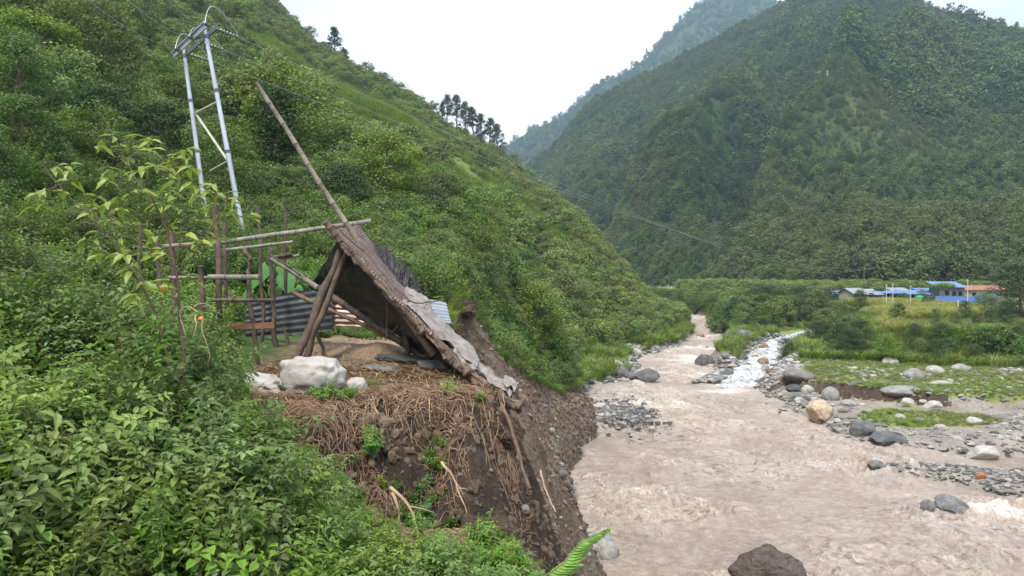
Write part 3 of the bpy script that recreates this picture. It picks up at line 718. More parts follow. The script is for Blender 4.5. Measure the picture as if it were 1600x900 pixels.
# --- the left hillside: scrub and wood beyond the nearest trees
def left_pts(n, t0=0, t1=1.02, p0=-250, p1=1130, ymin=22):
    px = RNG.uniform(p0, p1, n); tt = RNG.uniform(t0, t1, n); Ye, _, Yr, _ = colL(px); Y = Ye * (Yr / Ye) ** tt
    return px, tt, Y
def slope_mask(px, tt):       # the open grass slope high on the left hill
    c = ip(px, [380, 430, 560, 700, 830, 900, 1000], [.80, .80, .78, .76, .74, .70, .6]); w = ip(px, [380, 450, 600, 800, 900, 1000], [0, .15, .19, .17, .10, 0])
    return np.clip(1 - np.abs(tt - c) / np.maximum(w, .01), 0, 1) * (px > 380) * (px < 980)
px, tt, Y = left_pts(26000, .0, 1.01)
pc, tc_, Yc = left_pts(1500, .90, 1.0, 380, 1000); _q = (pc < 660) | (pc > 800); pc, tc_, Yc = pc[_q], tc_[_q], Yc[_q]; px, tt, Y = np.concatenate([px, pc]), np.concatenate([tt, tc_]), np.concatenate([Y, Yc])
k = (RNG.random(len(px)) < np.clip((Y / 230) ** 1.25, 0, 1)) | (np.arange(len(px)) >= 26000); px, tt, Y = px[k], tt[k], Y[k]
x = (px - 800) / F * Y; z = H(x, Y)
k = (RNG.random(len(x)) > slope_mask(px, tt) * 1.6) & (Y > 60) & (x < XL(Y) - np.where(Y > 95, 1.6, 3.5)) & (z > .9); x, Y, z, px, tt = x[k], Y[k], z[k], px[k], tt[k]
n = len(x); print('hill wood', n)
sc = RNG.uniform(.35, .95, n) * ip(Y, [60, 140], [.55, .9]) * np.where((tt > .9) & (px > 380) & ((px < 660) | (px > 800)) & (px < 940), RNG.uniform(.8, 1.25, n), 1) * np.where((RNG.random(n) < .12) & (tt < .85) & (px < 900), 1.5, 1) * ip(px, [930, 1010], [1, .62])
scatter('hillside_forest', np.stack([x, Y, z - .25], 1), yaw(n, .07), sc, RNG.integers(0, 3, n), [W_['mid%d' % q] for q in range(3)], 'mixed green forest covering the steep left hillside', 'forest')

# ------------------------------------------------------------------ low plants
def weed_geo(seed, h, nst, kind):
    r = np.random.default_rng(seed); g = Geo(); st = Geo()
    for s in range(nst):
        an = r.uniform(0, 6.28); sp_ = r.uniform(.1, .55); hh = h * r.uniform(.6, 1.05)
        t = np.linspace(0, 1, 6)
        px_ = np.stack([np.cos(an) * sp_ * hh * t ** 1.4, np.sin(an) * sp_ * hh * t ** 1.4, hh * (t - .12 * t * t)], 1); px_[1:] += r.normal(0, .012, (5, 3))
        tube(st, px_, .0045 * (1 - .6 * t), 3, 1, .4, cap=False)
        nl = int(8 + 8 * hh / .6)
        for k in range(nl):
            f = .2 + .8 * k / (nl - 1); c = np.array([ip(f, t, px_[:, q]) for q in range(3)])
            for sgn in ((0, 3.14) if kind != 'vine' else (r.choice([0, 3.14]),)):
                a2 = k * 1.57 + sgn + r.normal(0, .3); el_ = r.uniform(.0, .6)
                d = np.array([math.cos(a2) * math.cos(el_), math.sin(a2) * math.cos(el_), math.sin(el_)])
                ti = np.clip(.25 + .5 * f + r.normal(0, .12), 0, 1)
                if kind == 'compound':
                    ln = .11 * r.uniform(.7, 1.25) * (1.1 - .4 * f); q = np.array([-d[1], d[0], 0]); q /= np.linalg.norm(q)
                    tips = c + d * ln * np.array([.45, .45, .78, .78, 1.0])[:, None] + np.array([0, 0, -.012])
                    D = np.array([d * .5 + q, d * .5 - q, d * .7 + q, d * .7 - q, d]) + np.array([0, 0, -.15])
                    U = np.array([0, 0, 1.0]) + r.normal(0, .25, (5, 3))
                    leaves(g, tips, D, U, ln * .55 * r.uniform(.8, 1.15, 5), ln * .30, 0, ti, droop=.25)
                    tube(st, [c, c + d * ln], .002, 3, 1, .5, cap=False)
                elif kind == 'broad':
                    leaves(g, c[None] + d * .01, (d - np.array([0, 0, .25]))[None], np.array([[0, 0, 1.0]]) + r.normal(0, .3, (1, 3)), .064 * r.uniform(.5, 1.3), .036 * r.uniform(.8, 1.1), 0, ti, droop=.3)
                else:
                    leaves(g, c[None] + d * .03, (d - np.array([0, 0, .5]))[None], np.array([[0, 0, 1.0]]) + r.normal(0, .35, (1, 3)), .058 * r.uniform(.6, 1.2), .045, 0, ti, droop=.2)
    return g, st
def joined(name, g, st, m1, m2='twig'):
    for vv, ti in zip(st.v, st.t): g.v.append(vv); g.t.append(ti)
    for k in (3, 4):
        for ff, mm in zip(st.f[k], st.m[k]): g.f[k].append(ff + g.n); g.m[k].append(mm)
    g.n += st.n
    return g.mesh(name, [M[m1], M[m2]])
M['stem'] = simple('green_stem', (.13, .17, .05), .7, .25, var=.3)
WD = []
for i in range(4): WD.append(shape('weed_shape', joined('weed', *weed_geo(400 + i, .62, 8, 'compound'), 'weed', 'stem')))
for i in range(3): WD.append(shape('weed_shape', joined('weed', *weed_geo(410 + i, .6, 8, 'broad'), 'weed', 'stem')))
for i in range(2): WD.append(shape('weed_shape', joined('weed', *weed_geo(420 + i, .42, 9, 'vine'), 'weed_bright', 'stem')))
for i in range(3): WD.append(shape('bush_shape', joined('bush', *weed_geo(430 + i, 1.0, 11, 'broad'), 'bush', 'twig')))
for i in range(2): WD.append(shape('weed_shape', joined('weed', *weed_geo(440 + i, .5, 9, 'compound'), 'weed_bright', 'stem')))
def tuft(seed, n, h, spread, wd, mat):
    r = np.random.default_rng(seed); g = Geo()
    an = r.uniform(0, 6.28, n); ro = r.uniform(0, spread, n); ln = h * r.uniform(.5, 1.1, n); be = r.uniform(.15, .7, n)
    b = np.stack([np.cos(an) * ro, np.sin(an) * ro, np.zeros(n)], 1); d = np.stack([np.cos(an) * be, np.sin(an) * be, np.ones(n)], 1)
    sd = np.stack([-np.sin(an), np.cos(an), 0 * an], 1) * wd
    m_ = b + d * ln[:, None] * .55; e = b + d * ln[:, None] * .95 + np.stack([np.cos(an) * be * .5, np.sin(an) * be * .5, -be * .4], 1) * ln[:, None]
    V = np.stack([b - sd, b + sd, m_ + sd * .8, m_ - sd * .8, e], 1).reshape(-1, 3); i5 = (np.arange(n) * 5)[:, None]
    ti = np.repeat(r.uniform(.1, 1, n), 5)
    g.add(V, i5 + np.array([[0, 1, 2, 3]]), 0, ti); g.f[3].append(i5 + np.array([[3, 2, 4]])); g.m[3].append(np.zeros(n, int))
    return g.mesh('grass_tuft', M[mat])
TF = [shape('grass_shape', tuft(500, 60, .32, .12, .006, 'grass')), shape('grass_shape', tuft(501, 60, .26, .14, .006, 'drygrass')), shape('grass_shape', tuft(502, 70, .9, .35, .02, 'grass'))]

def ground_scatter(name, x, Y, sc, idx, protos, label, cat, tilt=.15, dz=-.02):
    x = np.asarray(x); Y = np.asarray(Y); z = H(x, Y)
    return scatter(name, np.stack([x, Y, z + dz], 1), yaw(len(x), tilt), sc, idx, protos, label, cat)
def at_(px, Y): return (px - 800) / F * Y
# foreground mass of weeds on the knoll, left side
x = RNG.uniform(-8.5, 1.0, 15000); Y = RNG.uniform(3.7, 12.5, 15000); px = 800 + F * x / Y
shy = (px > 345) & (px < 480) & (Y > 6.3) & (RNG.random(15000) < .75)
edge_ = ip(px, [-900, 200, 320, 370, 420, 480, 560, 640, 700, 760, 860, 1200], [13, 12.5, 9.6, 8.4, 7.7, 7.2, 6.7, 6.2, 5.7, 5.4, 5.0, 4.6]) + .5 * vn(x * 1.5, Y * 0, None, 601)
k = (Y < edge_) & (x < .25 + .06 * vn(Y * 2, Y * 0, None, 602)) & (RNG.random(15000) < .08 + .62 * ss(-.3, .15, fbm(x * .8, Y * .8, None, 3, 603)))
k &= ~((px > 560) & (px < 900) & (Y > 5.3) & (fbm(x * 1.6, Y * 1.6, None, 2, 604) > .05))
k &= ~shy
x, Y, px = x[k], Y[k], px[k]
far_ = Y > 8.0
spn = vn(x * .55, Y * .55, None, 605)
idx = np.where(spn > .1, RNG.integers(0, 4, len(x)), RNG.integers(4, 7, len(x)))
idx = np.where(RNG.random(len(x)) < .14, RNG.integers(7, 9, len(x)), idx)
idx = np.where((x > -1.9) & (RNG.random(len(x)) < .4), RNG.integers(12, 14, len(x)), idx)
idx = np.where((x < -3.2) & (Y > 6.5) & (RNG.random(len(x)) < .6), RNG.integers(9, 12, len(x)), idx)
sc = (.55 + .75 * RNG.random(len(x)) ** 1.6) * ip(px, [0, 350, 480, 650, 900], [1.2, 1.1, .8, .68, .55]) * np.where(idx >= 9, .85, 1)
print('weeds', len(x))
xa = at_(RNG.uniform(170, 370, 60), 5.4); Ya = RNG.uniform(5.1, 5.9, 60); x = np.concatenate([x, xa]); Y = np.concatenate([Y, Ya]); idx = np.concatenate([idx, RNG.choice([0, 1, 4, 5, 9, 10, 12], 60)]); sc = np.concatenate([sc, RNG.uniform(1.0, 1.5, 60)])
ground_scatter('foreground_weeds', x, Y, sc, idx, WD, 'dense leafy green weeds filling the slope in front of the shed', 'weeds', .34)
# weeds round the terrace and on the bank behind the tin sheets
n = 9000; x = RNG.uniform(-16, -.9, n); Y = RNG.uniform(9.5, 27, n); px = 800 + F * x / Y
k = ((Y > 16.6 + .7 * vn(x, Y * 0, None, 610)) | (px < ip(Y, [9.5, 13, 16.6], [300, 350, 372]))) & (x < XE(Y) - .1) & (RNG.random(n) < .62)
x, Y, px = x[k], Y[k], px[k]
low = (Y > 15) & (Y < 19.5) & (px > 370)
idx = np.where(fbm(x * .4, Y * .4, None, 2, 611) > 0, RNG.integers(9, 14, len(x)), RNG.integers(4, 9, len(x)))
sc = np.where(low, RNG.uniform(.25, .5, len(x)), RNG.uniform(.8, 1.7, len(x)))
ground_scatter('terrace_weeds', x, Y, sc, idx, WD, 'bright leafy undergrowth behind the bamboo frame and the tin sheets', 'weeds', .2)
# scrub over the near hill between the trees
px, tt, Y = left_pts(16000, 0.0, .62, -250, 1090)
x = (px - 800) / F * Y; k = (Y > 24) & (Y < 95) & (x < XE(Y) - .3) & (RNG.random(len(x)) < .75); x, Y, px, tt = x[k], Y[k], px[k], tt[k]
idx = RNG.integers(0, 5, len(x)); print('scrub', len(x))
proto('scrub0', 'broad', 150, 2.6, 3.0, 24, 2600, .075, .02, 'tree_mid'); proto('scrub1', 'broad', 151, 2.4, 3.0, 22, 2400, .075, .02, 'bush'); proto('scrub2', 'broad', 152, 2.2, 3.2, 20, 2200, .08, .02, 'tree_bright')
for q in ('scrub0', 'scrub1', 'scrub2'): W_[q] = shape('scrub_shape', PROTO[q]['whole'])
SC = [W_['scrub0'], W_['scrub1'], W_['scrub0'], W_['scrub2'], TF[2]]
grassy = slope_mask(px, tt) > .2
idx = np.where(grassy & (RNG.random(len(x)) < .8), 4, idx)
edge2 = (x > XE(Y) - 4); idx = np.where(edge2 & (Y < 75), RNG.choice([3, 4, 0, 2, 1], len(x)), idx)
sc = RNG.uniform(.4, 1.15, len(x)) * np.where(edge2 & (Y < 45), .4, 1) * np.where(idx == 4, 1.2, 1) * ip(Y, [24, 34, 45], [.38, .6, 1])
k = (x < XE(Y) - .9 * sc - .3); x, Y, idx, sc = x[k], Y[k], idx[k], sc[k]
ground_scatter('hillside_scrub', x, Y, sc, idx, SC, 'low green scrub and tall grass over the near part of the left hillside', 'scrub', .1, -.15)
Y2 = RNG.uniform(22, 62, 900); x2 = XE(Y2) - .35 - 3.2 * RNG.random(900) ** 1.3
ground_scatter('bank_edge_scrub', x2, Y2, RNG.uniform(.14, .42, 900) * (1 + Y2 / 90), RNG.integers(0, 4, 900), SC, 'small mixed shrubs along the top edge of the torn bank', 'scrub', .15, -.08)
# tall grass on the open slope
px, tt, Y = left_pts(30000, .5, .97, 380, 980); x = (px - 800) / F * Y
sm = slope_mask(px, tt); k = (sm > RNG.uniform(0, .6, len(x))) & (fbm(x / 10, Y / 14, None, 3, 620) > -.25); x, Y = x[k], Y[k]; print('slope grass', len(x))
ground_scatter('slope_grass', x, Y, RNG.uniform(1.2, 2.6, len(x)), np.full(len(x), 0), [TF[2]], 'rough grass on the open slope high on the left hill', 'grass', .2)
# fringe of grass along the top of the torn bank
Y = RNG.uniform(19, 62, 3000); x = XE(Y) - np.abs(RNG.normal(0, .7, len(Y))) + .08; 
ground_scatter('bank_edge_grass', x, Y, RNG.uniform(.5, 1.2, len(Y)) * (1 + Y / 90), RNG.integers(0, 2, len(Y)) * 0, [TF[0], TF[1]], 'fringe of green grass along the top edge of the torn bank', 'grass', .3)
# grass of the far bank
x = RNG.uniform(16, 70, 90000); Y = RNG.uniform(40, 110, 90000); px = 800 + F * x / Y
gd = sdf(LAND, x, Y); zz = H(x, Y); sdn, _ = stream_d(x, Y)
low_ = np.exp(-((x - 25.5) / 4.2) ** 2 - ((Y - 46.0) / 3.0) ** 2) * 1.5
gg = ss(1.5, 4.5, gd) * ss(0, .6, zz - .55) * (1 - .9 * ss(0, 1, fbm(x / 6, Y / 3.5, None, 3, 72)) * (Y < 64) * (x > 28)) * .95 + low_ + .5 * fbm(x / 2.2, Y / 2.2, None, 4, 71)
k = (gg > .55) & (px < 1720) & (sdn > 2.6) & (gd > 1) & (RNG.random(len(x)) < .55); x, Y, gg = x[k], Y[k], gg[k]; print('bank grass', len(x))
ground_scatter('bank_grass', x, Y, RNG.uniform(.5, 1.1, len(x)), np.where(fbm(x / 3, Y / 3, None, 2, 630) > .1, 0, 1), [TF[0], TF[1]], 'short yellowish green grass on the flat far river bank', 'grass', .2)

# green islet between river and stream, and the shore under the hill
x = RNG.uniform(19, 36, 22000); Y = RNG.uniform(76, 118, 22000); d = sdf(LAND, x, Y); k = (d > 1.3) & (stream_d(x, Y)[0] > 2.4); x, Y = x[k], Y[k]
ground_scatter('islet_grass', x, Y, RNG.uniform(.7, 1.5, len(x)), np.where(RNG.random(len(x)) < .1, 2, 0), TF, 'bright green grass on the islet between the river and the white stream', 'grass', .2)
Y = RNG.uniform(57, 128, 9000); x = XE(Y) + (XL(Y) - XE(Y)) * RNG.uniform(-.4, .8, 9000); k = fbm(x / 2.5, Y / 2.5, None, 3, 640) > -.15; x, Y = x[k], Y[k]
ground_scatter('shore_grass', x, Y, RNG.uniform(.8, 1.7, len(x)), np.where(RNG.random(len(x)) < .12, 2, RNG.integers(0, 2, len(x))), TF, 'grass on the narrow shore under the left hill', 'grass', .2)
# small bright plants and vines creeping over the lip of the bank
x = RNG.uniform(-1.8, .45, 1500); Y = RNG.uniform(4.5, 6.3, 1500); k = (fbm(x * 1.4, Y * 1.4, None, 3, 650) > -.22) & (x < XE(Y) + .15); x, Y = x[k], Y[k]
ground_scatter('creeping_plants', x, Y, RNG.uniform(.3, .62, len(x)), RNG.choice([7, 8, 7, 8, 12, 13, 4], len(x)), WD, 'small bright creeping plants over the lip of the bank in front', 'weeds', .45)
x = RNG.uniform(-3.6, -.4, 500); Y = RNG.uniform(8.4, 9.7, 500); k = (fbm(x * 1.8, Y * 1.4, None, 3, 655) > .2); x, Y = x[k], Y[k]
ground_scatter('terrace_face_plants', x, Y, RNG.uniform(.35, .6, len(x)), RNG.choice([7, 8, 12, 13, 5], len(x)), WD, 'small green shoots growing among the stalks of the terrace front', 'weeds', .4)

# ------------------------------------------------------------------ stones
import bmesh
def rock_mesh(name, seed, mat, sub_=3, ang=.5, amp=.22):
    r = np.random.default_rng(seed); bm = bmesh.new(); bmesh.ops.create_icosphere(bm, subdivisions=sub_, radius=1)
    V = np.array([v.co[:] for v in bm.verts]); Fc = np.array([[v.index for v in f.verts] for f in bm.faces]); bm.free()
    for k in range(int(7 + 9 * ang)):
        d = rnd_dirs(r, 1)[0]; h = r.uniform(.62, .92) if ang > .3 else r.uniform(.82, .97)
        q = V @ d; V = V - np.maximum(q - h, 0)[:, None] * d * .95
    s = r.uniform(-50, 50, 3)
    V = V * (1 + amp * fbm(V[:, 0] * 1.2 + s[0], V[:, 1] * 1.2 + s[1], V[:, 2] * 1.2 + s[2], 4, seed)[:, None] + .05 * fbm(V[:, 0] * 6 + s[0], V[:, 1] * 6, V[:, 2] * 6, 3, seed + 9)[:, None])
    g = Geo(); g.add(V, Fc); return g.mesh(name, M[mat], smooth=False)
def smooth(me):
    me.polygons.foreach_set('use_smooth', np.ones(len(me.polygons), bool)); return me
M['crumb'] = simple('loose_earth', (.13, .093, .066), .97, .1, var=.5, vs=.8, bs=9, bd=.05)
RK = {'stone': [smooth(rock_mesh('river_stone', 700 + i, 'stone', 3, .25, .2)) for i in range(5)], 'angular': [rock_mesh('angular_stone', 710 + i, 'stone', 3, .9, .25) for i in range(4)],
      'dark': [rock_mesh('dark_stone', 720 + i, 'dark_stone', 3, .8, .25) for i in range(3)], 'pale': [smooth(rock_mesh('pale_stone', 730 + i, 'pale_stone', 3, .4, .2)) for i in range(3)],
      'tan': [rock_mesh('tan_boulder', 740, 'tan_stone', 4, .8, .2)], 'red': [rock_mesh('banded_boulder', 745, 'red_stone', 5, .75, .3)], 'orange': [rock_mesh('orange_stone', 750, 'orange_stone', 3, .9, .2)],
      'scar': [rock_mesh('scar_rock', 755 + i, 'scar_rock', 3, .9, .3) for i in range(3)]}
def rock(name, kind, x, Y, w, hgt, label, cat='boulder', group=None, dep=None, sink=.25, rz=None, tilt=0, z=None):
    o = bpy.data.objects.new(name, random.choice(RK[kind])); link(o)
    dep = w * random.uniform(.6, .9) if dep is None else dep
    z = max(h1(x, Y), -.05) if z is None else z
    o.scale = (w / 2 * 1.12, dep / 2 * 1.12, hgt / (2 - 2 * sink) * 1.1); o.location = (x, Y, z + hgt / 2 * (1 - 2 * sink) - .02)
    o.rotation_euler = (tilt, random.uniform(-.15, .15), random.uniform(-.4, .4) if rz is None else rz)
    return tag(o, label, cat, group)
def rock_px(name, kind, px, py, wpx, hpx, label, cat='boulder', group=None, **k):
    """stands on the ground or water where the eye's line through its foot in the photo meets it"""
    x, Y, z = hit(px, py, 18) 
    if z < .0: Y = CZ * F / (py - HZ); x = (px - 800) / F * Y; z = -.05
    s = Y / F; return rock(name, kind, x, Y + wpx * s * .35, wpx * s, hpx * s, label, cat, group, z=max(z, -.05), **k)
rock_px('boulder', 'red', 1206, 916, 108, 56, 'large dark reddish brown banded boulder breaking the river surface at the bottom edge', sink=.3)
rock_px('boulder', 'tan', 1287, 657, 40, 33, 'big smooth tan boulder standing at the water edge of the far bank', sink=.1)
rock_px('boulder', 'dark', 1455, 802, 22, 25, 'small upright dark boulder in the rapids, left one of the pair below the gravel bar')
rock_px('boulder', 'dark', 1500, 804, 58, 26, 'wide low dark grey boulder in the rapids, right one of that pair', tilt=.15)
rock_px('boulder', 'dark', 1357, 684, 40, 27, 'dark grey angular boulder at the tip of the low grassy shelf')
rock_px('boulder', 'dark', 1400, 698, 76, 22, 'long flat brownish grey boulder lying at the water edge below the grassy shelf', dep=1.2)
rock_px('boulder', 'pale', 1549, 713, 54, 16, 'long white flat boulder at the edge of the side channel')
rock_px('boulder', 'dark', 1374, 732, 30, 13, 'dark wet rock alone in the water left of the gravel bar')
rock_px('boulder', 'orange', 1537, 751, 17, 13, 'rusty orange stone on top of the gravel bar', 'stone')
rock_px('boulder', 'pale', 1421, 633, 26, 11, 'pale rounded boulder sunk in the grass of the low shelf')
rock_px('boulder', 'pale', 1466, 638, 36, 11, 'pale slanted slab in the grass right of the pale rounded boulder')
rock_px('boulder', 'stone', 1302, 626, 26, 22, 'blue grey boulder below the dark cut bank')
rock_px('boulder', 'stone', 1265, 616, 20, 14, 'light brown boulder directly below the left end of the cut bank', 'boulder')
rock_px('boulder', 'stone', 1420, 618, 56, 12, 'whitish flat slab on the grass at the right end of the cut bank')
rock_px('boulder', 'stone', 945, 872, 42, 40, 'reddish grey wet boulder in the water at the foot of the torn bank', sink=.3)
rock_px('boulder', 'pale', 965, 580, 24, 18, 'pale grey boulder at the foot of the left hill, topmost of its cluster')
rock_px('boulder', 'dark', 975, 604, 30, 20, 'dark rounded boulder at the left river edge below the green hill')
rock_px('boulder', 'pale', 996, 606, 24, 14, 'whitish triangular boulder beside the dark rounded one on the left river edge')
rock_px('boulder', 'angular', 1010, 596, 42, 22, 'slanting layered grey slab reaching into the river on the left side', tilt=.4)
rock_px('boulder', 'pale', 990, 556, 26, 13, 'white boulder at the foot of the left hill upstream of the layered slab')
rock_px('boulder', 'stone', 1192, 562, 24, 15, 'brown boulder between the arms of the white side stream')
rock_px('boulder', 'dark', 1138, 588, 22, 14, 'dark brown boulder at the stony tip of the grassy islet')
rock_px('boulder', 'dark', 1102, 572, 28, 22, 'dark rock at the left end of the grassy islet')
rock_px('boulder', 'dark', 1160, 531, 34, 18, 'large shaded boulder on the grassy islet beside the stream')
rock_px('boulder', 'stone', 1196, 526, 20, 8, 'flat brown rock on the upper stream bank')
rock_px('boulder', 'angular', 1435, 592, 30, 17, 'grey boulder in the pile where shrubs meet the grassy flat, left one', group=None)
rock_px('boulder', 'stone', 1466, 584, 26, 13, 'pinkish boulder in the pile where shrubs meet the grassy flat, middle one')
rock_px('boulder', 'angular', 1425, 562, 22, 10, 'dark topped boulder above the rock pile, half hidden in shrubs')
rock_px('boulder', 'angular', 1508, 580, 26, 12, 'grey boulder right of the rock pile under a dark shrub')
rock_px('boulder', 'pale', 1393, 570, 26, 11, 'leaning whitish slab in the grass in front of the shrubs')
rock_px('boulder', 'pale', 1236, 552, 24, 10, 'pale boulder on the grass behind the dark bush by the stream')
rock_px('boulder', 'stone', 1255, 594, 44, 14, 'broad pinkish grey slab on the flat above the cut bank')
rock_px('boulder', 'dark', 1250, 614, 36, 12, 'flat dark rock at the water edge left of the cut bank')
rock_px('boulder', 'scar', 1095, 528, 14, 8, 'dark rock at the river bend under the islet')
for a in [(1478, 602, 40, 9), (1340, 600, 22, 6), (1560, 655, 22, 9), (1525, 662, 30, 14), (1590, 690, 22, 12), (1500, 690, 22, 10), (1575, 628, 20, 7), (1440, 660, 20, 12), (1475, 672, 24, 11), (1410, 655, 20, 10), (1380, 668, 26, 10), (1320, 645, 18, 9), (1335, 655, 18, 9), (1310, 660, 16, 8), (1275, 640, 14, 8), (1330, 635, 30, 13), (1285, 622, 16, 8), (1230, 608, 22, 9), (1215, 604, 16, 7), (1595, 640, 24, 9)]:
    rock_px('boulder', random.choice(['stone', 'stone', 'pale', 'angular', 'dark']), a[0], a[1], a[2] * .8, a[3] * .75, 'rounded grey stone among others on the shingle of the far bank', 'stone', 'stones strewn over the far bank')
# 200 more single stones along the water lines, then pebbles as stuff
def strew(n, f, smin, smax, label, group, kinds=('stone', 'angular', 'stone', 'dark', 'pale')):
    for k in range(n):
        x, Y = f(); s = smin + (smax - smin) * random.random() ** 3.2
        kd = random.choice(kinds); px = 800 + F * x / Y
        lb = {'stone': 'rounded grey', 'angular': 'angular grey', 'dark': 'dark', 'pale': 'pale', 'scar': 'brown'}[kd] + (' large stone ' if s > (smin + smax) / 2 else ' small stone ') + label + (', near the white stream' if px < 1215 and x > 16 else ', by the tan boulder' if px < 1350 and x > 16 else ', by the side channel' if x > 16 else '')
        rock('river_stone', kd, x, Y, s, s * random.uniform(.35, .7), lb, 'stone', group, rz=random.uniform(0, 3), sink=.2)
def on_bank():
    a = random.choice([0, 1, 7, 8, 9, 10, 11, 12, 13, 13, 14, 14, 15, 15, 16, 16, 17, 17, 18, 18]); i = LAND_I[a % len(LAND_I)]
    p, q = LAND[i], LAND[(i + 1) % len(LAND)]; t = random.random(); c = p + (q - p) * t; n_ = np.array([-(q - p)[1], (q - p)[0]]); n_ = n_ / np.linalg.norm(n_)
    c = c + n_ * random.gauss(.5, .8); return float(c[0]), float(c[1])
LAND_I = [0, 1, 2, 0, 1, 14, 15, 16, 17, 18, 19, 20, 21, 22, 22, 21, 20, 16, 17]
strew(105, on_bank, .2, .75, 'in the row along the far water edge', 'stones along the far water edge')
strew(26, lambda: (lambda Y: (float(XL(np.array([Y]))[0]) - random.uniform(-.3, 1.2), Y))(random.uniform(24, 34)), .2, .55, 'at the foot of the torn brown bank', 'stones at the foot of the torn bank', ('scar', 'dark', 'stone'))
strew(34, lambda: (lambda Y: (float(XL(np.array([Y]))[0]) - random.uniform(-.8, 2.5), Y))(random.uniform(58, 98)), .3, 1.3, 'on the shore under the green left hill', 'stones under the left hill', ('stone', 'pale', 'dark', 'angular'))
strew(22, lambda: (random.uniform(2.6, 4.8), random.uniform(38, 50)), .3, .9, 'on the bank spur jutting into the river', 'broken rocks of the bank spur', ('scar',))
lo = {k: [shape('pebble_shape', rock_mesh('pebble', 760 + i, k, 2, .5, .2)) for i in range(2)] for k in ('stone', 'pale_stone', 'dark_stone')}
PB = lo['stone'] + lo['pale_stone'] + lo['dark_stone']
def pebbles(name, x, Y, s, label, dark=.25, dz=0.0):
    n = len(x); z = np.maximum(H(x, Y), -.02); r = yaw(n, .15); idx = RNG.choice(6, n, p=[(1 - dark) * .42, (1 - dark) * .38, (1 - dark) * .1, (1 - dark) * .1, dark / 2, dark / 2])
    sc = np.stack([s, s * RNG.uniform(.6, 1, n), s * RNG.uniform(.3, .6, n)], 1)
    scatter(name, np.stack([x, Y, z + dz], 1), r, sc, idx, PB, label, 'gravel')
x = RNG.uniform(15, 48, 30000); Y = RNG.uniform(24, 38, 30000); d = sdf(BAR, x, Y) + .5 * fbm(x, Y, None, 3, 640); k = (d > 0) & (RNG.random(len(x)) < .62); x, Y = x[k], Y[k]; print('bar', len(x))
pebbles('gravel_bar', x, Y, .05 + .17 * RNG.random(len(x)) ** 3, 'bar of grey pebbles rising out of the river on the right', .45)
x = RNG.uniform(18, 62, 60000); Y = RNG.uniform(38, 78, 60000); d = sdf(LAND, x, Y)
shing = np.clip(ss(4, .3, d) + .9 * ss(0, .25, fbm(x / 6, Y / 3.5, None, 3, 72)) * (Y < 64) * (x > 27) + .15, 0, 1) - 1.2 * np.exp(-((x - 25.5) / 3.6) ** 2 - ((Y - 46.2) / 2.4) ** 2)
k = (d > -.3) & (RNG.random(len(x)) < shing * .42) & (stream_d(x, Y)[0] > 1.5); x, Y = x[k], Y[k]; print('shingle', len(x))
pebbles('bank_gravel', x, Y, .05 + .28 * RNG.random(len(x)) ** 4, 'shingle and cobbles scattered over the far bank', .15)
for k in range(26):
    i = random.choice([2, 3, 4, 4, 5, 5]); t = random.random(); c = STREAM[i] + (STREAM[i + 1] - STREAM[i]) * t; s = random.uniform(.4, 1.3)
    rock('stream_stone', random.choice(['dark', 'angular', 'stone', 'scar']), float(c[0]) + random.uniform(-2.0, 2.0), float(c[1]) + random.uniform(-1.5, 1.5), s, s * random.uniform(.4, .7), 'wet stone standing in the white water of the side stream', 'stone', 'stones in the white side stream', z=float(c[2]) - .1, rz=random.uniform(0, 3))
t = RNG.random(2600); i = RNG.integers(2, 7, 2600); x = STREAM[i, 0] + (STREAM[i + 1, 0] - STREAM[i, 0]) * t + RNG.choice([-1, 1], 2600) * RNG.uniform(2.0, 4.2, 2600) ** 1.0 * .9; Y = STREAM[i, 1] + (STREAM[i + 1, 1] - STREAM[i, 1]) * t
pebbles('stream_gravel', x, Y, .1 + .45 * RNG.random(len(x)) ** 3, 'stones lining the white side stream', .35)
# shoal of dark shingle in the water by the spur, and the shore shelf under the hill
x = RNG.normal(7.3, 1.2, 1500); Y = RNG.normal(50.5, 2.8, 1500); k = (x < 10) & (x > 4.6) & (RNG.random(1500) < .8); pebbles('shoal_gravel', x[k], Y[k], .06 + .2 * RNG.random(k.sum()) ** 3, 'dark pebbles of a shoal breaking the water near the bank spur', .55, .03)
Y = RNG.uniform(54, 100, 3600); x = XL(Y) - RNG.uniform(-.5, 2.6, 3600); pebbles('shore_gravel', x, Y, .08 + .4 * RNG.random(3600) ** 4, 'cobbles on the shore under the left hill', .3)
# crumbs and lumps of earth over the torn face
CL = [shape('crumb_shape', rock_mesh('earth_crumb', 790 + i, 'crumb', 2, .9, .6)) for i in range(3)]
Y = 7.3 + 2.6 * RNG.random(2600); x = RNG.uniform(-2.9, .7, 2600); Yb = 9.5 + 36 * RNG.random(6500) ** 1.2; xb = XL(Yb) + (XE(Yb) - XL(Yb)) * RNG.random(6500) ** .8
x = np.concatenate([x, xb]); Y = np.concatenate([Y, Yb]); n = len(x); sz = (.018 + .075 * RNG.random(n) ** 4) * (1 + np.maximum(Y - 9, 0) / 30)
scatter('earth_crumbs', np.stack([x, Y, H(x, Y) - .005], 1), yaw(n, 1.0), np.stack([sz, sz * .8, sz * .65], 1), RNG.integers(0, 3, n), CL, 'lumps and crumbs of loose brown earth over the torn bank', 'earth')
